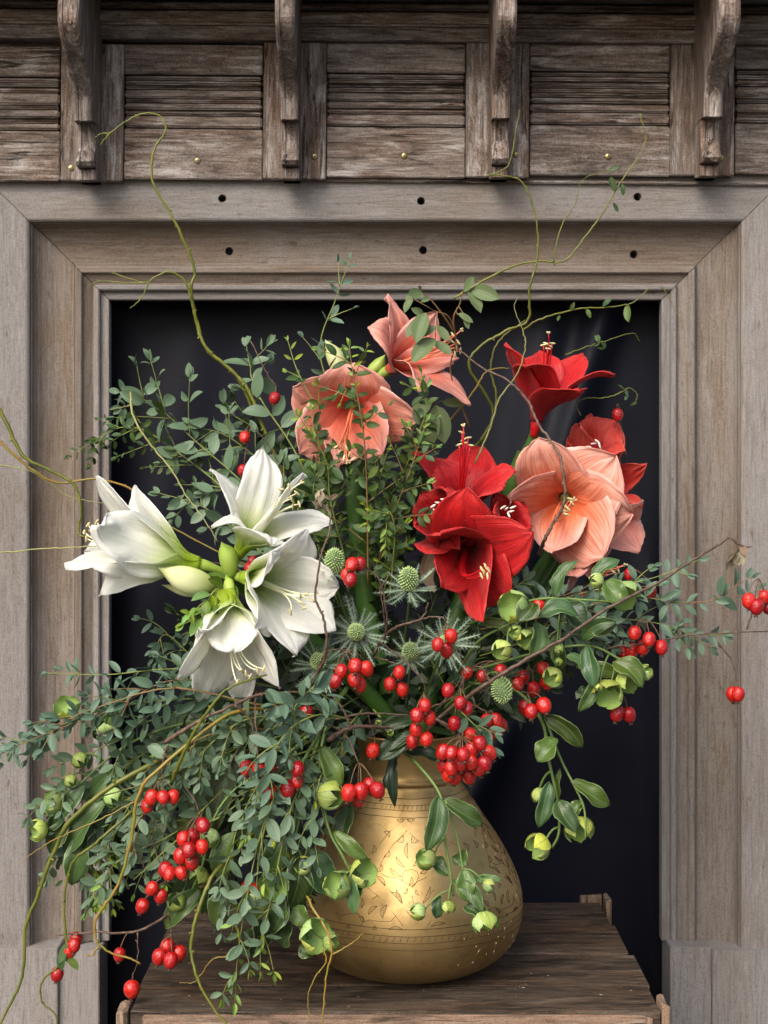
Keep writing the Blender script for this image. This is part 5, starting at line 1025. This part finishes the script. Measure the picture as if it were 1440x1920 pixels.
# curly willow
W_ = [
 ('tall olive willow twig snaking up the left and hooking over in front of the frieze', [[(700, 1250, .04), (560, 950, .08), (505, 830, .08), (470, 740, .08), (440, 700, .08), (385, 650, .08), (368, 600, .08), (358, 540, .07), (365, 505, .07), (335, 430, .06), (310, 385, .06), (285, 335, .06), (290, 280, .06), (310, 245, .06), (300, 218, .06), (270, 213, .06), (235, 228, .06), (205, 252, .06)], [(205, 252, .06), (192, 250, .06), (178, 258, .06)], [(208, 248, .06), (196, 262, .05), (188, 272, .05)]], S_will, .0029),
 ('forked willow twig bending left at the top of the opening', [[(480, 780, .1), (440, 700, .09), (390, 660, .085), (372, 610, .08), (358, 560, .07), (345, 525, .065), (318, 510, .06), (290, 520, .06), (275, 530, .06), (240, 522, .06), (210, 512, .06)], [(276, 530, .06), (230, 530, .06), (190, 527, .06), (165, 534, .06)], [(278, 532, .06), (265, 560, .06), (243, 578, .06)]], S_will, .0022),
 ('willow twig looping up at the right of the top salmon bloom', [[(900, 830, .07), (925, 770, .07), (880, 690, .06), (900, 650, .06), (950, 620, .06), (990, 600, .06), (993, 540, .05), (1008, 480, .05), (1005, 410, .05), (985, 350, .05), (960, 332, .05), (912, 328, .05)], [(912, 330, .05), (935, 322, .05), (955, 305, .05), (968, 240, .05), (975, 205, .05)]], S_will, .0024),
 ('thin willow twig forking twice as it rises at the upper right', [[(850, 560, .05), (900, 530, .05), (960, 500, .05), (1010, 490, .05), (1060, 488, .05), (1100, 440, .05), (1130, 400, .05), (1158, 350, .05), (1190, 305, .05), (1210, 265, .05), (1200, 212, .05)], [(1038, 490, .05), (1050, 430, .05), (1080, 380, .05), (1095, 335, .05), (1170, 315, .05)]], S_will, .0018),
 ('willow twig running right along the top edge of the opening', [[(980, 620, .06), (1010, 600, .05), (1080, 580, .05), (1150, 575, .05), (1190, 565, .05), (1222, 535, .05)], [(1240, 535, .05), (1255, 560, .05), (1270, 590, .05), (1282, 612, .05)]], S_will, .0015),
 ('pale wiry willow tendril arching in front of the upper red bloom', [[(890, 870, -.02), (920, 800, -.02), (935, 750, -.02), (970, 700, -.02), (985, 650, -.02), (980, 620, -.02), (965, 580, -.02), (970, 558, -.02)]], S_wilp, .0013),
 ('brown willow twig passing diagonally behind the lower salmon bloom', [[(800, 830, .04), (850, 780, .04), (890, 730, .04), (915, 695, .04), (955, 690, .04)]], S_wil2, .0018),
 ('olive willow twig coiling behind the upper red bloom', [[(880, 850, .08), (920, 800, .08), (930, 740, .08), (920, 690, .08), (935, 640, .08), (985, 600, .08)]], S_will, .0022),
 ('small curled willow tendril right of the upper red bloom', [[(1090, 780, .1), (1080, 760, .1), (1095, 748, .1), (1140, 745, .1), (1165, 735, .1), (1180, 728, .1), (1195, 740, .1), (1188, 760, .1)]], S_will, .0011),
 ('faint thin tendril at top right of the opening', [[(1060, 665, .12), (1100, 650, .12), (1140, 638, .12), (1185, 625, .12), (1200, 640, .12)]], S_will, .0009),
 ('dark olive willow twig entering from the left edge and hooking down', [[(-40, 740, -.02), (0, 770, -.02), (40, 850, -.02), (90, 880, -.02), (140, 910, -.02), (152, 960, -.02), (148, 1000, -.02), (175, 1008, -.03)]], S_will, .0030),
 ('orange brown willow twig crossing behind the left white bloom', [[(-40, 800, .0), (0, 830, .0), (60, 880, .0), (110, 905, .0), (180, 898, .0), (250, 920, .0), (310, 980, -.02), (400, 1030, -.06), (480, 1070, -.05)]], S_wil2, .0022),
 ('thin straw coloured twig behind the left white bloom', [[(-40, 862, .01), (0, 872, .01), (60, 885, .01), (130, 930, .01), (200, 945, .01)]], S_wilp, .0013),
 ('yellow twig poking straight left from the side facing white bloom', [[(-40, 1040, -.1), (0, 1037, -.1), (70, 1030, -.1), (160, 1025, -.1), (230, 1020, -.1)]], S_wilp, .0014),
 ('pale green willow twig curving down onto the green bud', [[(245, 735, .0), (250, 780, -.02), (280, 830, -.06), (320, 880, -.1), (350, 930, -.13), (380, 970, -.15), (408, 1015, -.16)], [(250, 757, .0), (225, 765, .0), (205, 768, .0)]], S_wilp, .0016),
 ('thick olive willow twig sweeping down the left edge to the bottom corner', [[(540, 1340, -.1), (420, 1380, -.15), (250, 1450, -.19), (140, 1530, -.2), (100, 1600, -.2), (70, 1680, -.2), (48, 1740, -.2), (42, 1830, -.2), (10, 1900, -.2), (-20, 1960, -.2)]], S_will, .0038),
 ('olive willow twig with a leafy kink down the left frame edge', [[(250, 1520, -.17), (180, 1580, -.18), (135, 1620, -.18), (120, 1700, -.18), (124, 1790, -.18), (80, 1840, -.18), (80, 1880, -.18), (105, 1905, -.18), (105, 1960, -.18)]], S_will, .0022),
 ('yellow willow twig curling under to a hooked tip left of the crate', [[(520, 1330, -.13), (430, 1340, -.18), (300, 1440, -.215), (260, 1490, -.22), (245, 1580, -.22), (220, 1660, -.22), (182, 1720, -.22), (180, 1760, -.22), (205, 1785, -.22), (250, 1800, -.22), (263, 1808, -.22)], [(184, 1775, -.22), (172, 1792, -.22), (160, 1790, -.22)]], S_wil2, .0026),
 ('olive willow twig bowing in front of the left end of the crate', [[(520, 1500, -.12), (450, 1590, -.17), (400, 1640, -.2), (368, 1720, -.215), (358, 1780, -.22), (372, 1840, -.23), (400, 1890, -.235), (440, 1940, -.24)]], S_will, .0032),
 ('thick yellow green willow stem arching below the hanging white bloom', [[(320, 1470, -.19), (350, 1400, -.22), (385, 1340, -.235), (430, 1290, -.24), (500, 1265, -.22)]], S_will, .0028),
 ('paired willow tendrils hanging down in front of the crate left of the vase', [[(540, 1600, -.15), (580, 1690, -.21), (610, 1740, -.235), (622, 1780, -.24), (612, 1830, -.24), (606, 1900, -.24), (600, 1960, -.24)], [(605, 1780, -.24), (612, 1800, -.24), (590, 1835, -.24), (577, 1870, -.24), (582, 1920, -.24)], [(622, 1790, -.24), (650, 1775, -.24), (668, 1762, -.24), (682, 1748, -.24)]], S_wil2, .0019),
 ('pale dry tendril curling low on the crate top', [[(440, 1795, -.2), (400, 1798, -.2), (375, 1830, -.2), (360, 1843, -.2), (336, 1842, -.2)]], S_wil2, .0011),
 ('straw thin tendril reaching the lower left frame', [[(260, 1500, -.2), (180, 1540, -.21), (110, 1570, -.21), (60, 1600, -.21), (38, 1620, -.21)]], S_wil2, .0010),
 ('straight yellow green stem crossing the left cascade above the four hips', [[(600, 1320, -.1), (450, 1400, -.16), (300, 1460, -.19), (170, 1500, -.19)]], S_will, .0018),
 ('slender lime green stem slanting down to the heart shaped hip cluster', [[(610, 1350, -.12), (520, 1430, -.18), (440, 1480, -.2), (395, 1540, -.21)]], S_hel, .0021),
 ('thick green stem falling from the vase mouth towards the hip row', [[(650, 1290, -.12), (612, 1350, -.18), (592, 1385, -.2), (560, 1440, -.205), (500, 1520, -.21), (440, 1545, -.2)]], S_hel, .0034),
 ('lime stem dropping straight between the hanging eucalyptus sprigs', [[(560, 1450, -.17), (520, 1480, -.22), (490, 1580, -.23), (478, 1690, -.235)]], S_euc, .0018),
 ('thin lime stem slanting left below the big olive leaves', [[(560, 1400, -.12), (430, 1520, -.19), (350, 1560, -.19), (250, 1650, -.19)]], S_euc, .0016),
 ('yellow stem lying across the left cascade', [[(600, 1330, -.1), (480, 1320, -.15), (330, 1290, -.16), (200, 1320, -.16), (100, 1360, -.16)]], S_red, .0016),
]
for i, (lb, pa, mt, r_) in enumerate(W_):
    random.seed(600+i); branch(lb, pa, r_, mt, 'willow_twig', 'willow twig', 'curly willow twigs', .8, .0007, .62, 8)
random.seed(5)
# small leaves on a few willow twigs
for o in list(bpy.data.objects):
    lb = o.get('label', '')
    if 'forking twice' in lb:
        for q in ((1148, 330, 1150, 365), (1165, 345, 1172, 368), (1150, 380, 1160, 400), (1038, 490, 1042, 500), (1140, 320, 1165, 312)): a, b_ = P(*q[:2], .05), P(*q[2:], .045); leaf(o, 'my', a, b_-a, (b_-a).length*.85)
    if 'top edge' in lb:
        for q in ((1176, 570, 1177, 598), (1130, 575, 1142, 560), (1100, 580, 1106, 592), (1050, 590, 1046, 600), (1070, 583, 1075, 570)): a, b_ = P(*q[:2], .05), P(*q[2:], .045); leaf(o, 'my', a, b_-a, (b_-a).length*1.2)
    if 'leafy kink' in lb:
        for q in ((124, 1770, 110, 1800), (124, 1780, 114, 1815), (128, 1790, 142, 1815), (118, 1650, 106, 1660)): a, b_ = P(*q[:2], -.18), P(*q[2:], -.185); leaf(o, 'my', a, b_-a, (b_-a).length*1.2)
    if 'faint thin' in lb or 'small curled' in lb:
        for k in range(6):
            x, y, Y = random.choice([(1125, 640, .12), (1130, 655, .12)] if 'faint' in lb else [(1170, 730, .1), (1178, 738, .1), (1195, 755, .1)]); leaf(o, 'my', P(x, y, Y), rv(1), .012)
    if 'neck up to the far' in lb: pass

# rose leaf sprays in front of the salmon bloom
def rosespray(label, stem, leaves, seed):
    random.seed(seed); pts = pxpath(stem, 6); root = thing('rose_leaf_sprig', pts[0], label, 'greenery'); g = G(); g.tube(pts, [.0013*(1-.5*i/(len(pts)-1)) for i in range(len(pts))], 6)
    for (x0, y0, x1, y1) in leaves:
        a, b_ = P(x0, y0, stem[-1][2]-.01), P(x1, y1, stem[-1][2]-.02+random.uniform(-.01, .01)); leaf(root, 'rose', a, b_-a, (b_-a).length, .35)
        q = min(pts, key=lambda p: (p-a).length); g.tube([q, a], [.0007, .0005], 4)
    g.build('stem', S_red, root, origin=pts[0])
rosespray('spray of five rose leaves lying over the upper salmon bloom', [(880, 800, .02), (845, 700, -.0), (855, 640, -.03), (842, 595, -.06), (815, 583, -.07)], [(818, 610, 778, 634), (820, 610, 842, 640), (816, 637, 772, 676), (816, 637, 842, 668), (790, 592, 762, 630), (775, 560, 757, 585), (793, 590, 772, 578), (798, 588, 780, 640)], 41)
rosespray('spray of pale rose leaves standing up beside the top salmon bloom', [(860, 660, -.0), (850, 600, -.03), (862, 570, -.04), (868, 547, -.05)], [(868, 545, 893, 522), (880, 545, 905, 578), (885, 543, 935, 558), (858, 590, 888, 600), (870, 590, 880, 615)], 42)
rosespray('small rose leaf shoots above the upper salmon bloom', [(850, 620, -.02), (830, 590, -.04), (800, 555, -.05), (770, 545, -.05)], [(795, 550, 760, 556), (790, 545, 785, 535), (770, 548, 762, 570), (805, 560, 790, 565)], 43)
rosespray('drooping grey green leaves behind the lower salmon bloom', [(800, 960, .03), (810, 850, .02), (815, 760, .02)], [(815, 760, 835, 830), (808, 745, 770, 790), (830, 750, 870, 765), (815, 770, 800, 840), (790, 850, 760, 900), (805, 880, 780, 940)], 44)

# ------------------------------------------------------------ sea holly
def holly(label, x, y, Y, r, d, blen, seed, stem_to):
    rd = random.Random(seed); c = P(x, y, Y); ax = Vector(d).normalized(); u = ax.orthogonal().normalized(); v = ax.cross(u); rr = r*PXM
    root = thing('sea_holly', c, label, 'sea holly', 'sea holly thistle heads'); g = G()
    S = c-ax*rr*1.3; g.tube(curve3(S, S-ax*.03, P(*stem_to), 8), .0016, 6); g.build('stem', S_hel, root, origin=S)
    g = G(); g.ball(c, ax, rr*.9, rr*1.3, 14, 10); cone = g.build('cone', ECON, root)
    g = G(); n = 190
    for i in range(n):
        h = 1-1.9*(i+.5)/n; ph = i*2.39996; q = math.sqrt(max(0, 1-h*h)); nm = (u*math.cos(ph)+v*math.sin(ph))*q; p = c+nm*rr*.92+ax*h*rr*1.32; dn = (nm+ax*h*.6).normalized(); s = rr*.075*rd.uniform(.7, 1.25)
        g.tube([p-dn*s, p+dn*s*.8, p+dn*s*rd.uniform(1.6, 3.2)], [s, s*.9, s*.15], 5, cap=False)
    o = g.build('florets', EFLO, cone); o['kind'] = 'stuff'
    n = 22
    for k in range(n):
        a = 2*math.pi*k/n+rd.uniform(-.15, .15); el = rd.uniform(-.15, .55) if k % 2 else rd.uniform(-.5, .1); out = (u*math.cos(a)+v*math.sin(a)); dr = (out*math.cos(el)+ax*math.sin(el)).normalized(); L_ = blen*PXM*rd.uniform(.55, 1.0); g = G()
        base = c-ax*rr*1.15+out*rr*.3; pp = [base+dr*L_*t+ax*L_*.16*t*t for t in [i/9 for i in range(10)]]; sd = dr.cross(ax).normalized()
        rows = []
        for i, p in enumerate(pp): t = i/9; w = L_*.024*math.sin(math.pi*min(.99, .2+.8*t))**.8+.0002; rows.append([p-sd*w, p+ax*w*.4, p+sd*w])
        g.grid(rows, uv=False)
        for i in range(2, 9):
            for sg in (-1, 1):
                p = pp[i]; l = L_*.27*(1-.45*i/9)*rd.uniform(.7, 1.2); e = p+(sd*sg*.8+dr*.75+ax*rd.uniform(-.3, .3)).normalized()*l; q1 = p-dr*l*.06; q2 = p+dr*l*.06
                g.add([q1, q2, e], [(0, 1, 2)])
                e2 = p+(sd*sg+dr*.2+ax*rd.uniform(0, .6)).normalized()*l*.6; g.add([q1, q2, e2], [(0, 1, 2)])
        o = g.build('bract', EBRA, root); 
holly('tall green sea holly cone touching the right white bloom', 627, 1052, -.16, 17, (.05, -.45, 1), 48, 1, (690, 1250, -.02))
holly('sea holly head with pale spiky collar under the bright hanging tips', 766, 1086, -.14, 17, (-.05, -.55, .9), 66, 2, (750, 1250, 0))
holly('sea holly head facing the viewer in the centre, with the widest bracts', 668, 1185, -.14, 15, (-.05, -1, .25), 72, 3, (700, 1300, 0))
holly('sea holly head just below the right white bloom tip', 597, 1240, -.16, 14, (-.1, -.8, .5), 58, 4, (680, 1330, -.02))
holly('shaded sea holly head left of the three curved twig hips', 770, 1222, -.1, 15, (0, -.7, .6), 50, 5, (760, 1330, 0))
holly('sea holly collar hidden behind the three curved twig hips', 836, 1204, -.14, 13, (.1, -.9, .3), 64, 6, (790, 1330, 0))
holly('sea holly cone at right under the bare dark branch', 941, 1293, -.14, 18, (.1, -.5, -.8), 46, 7, (820, 1340, -.02))
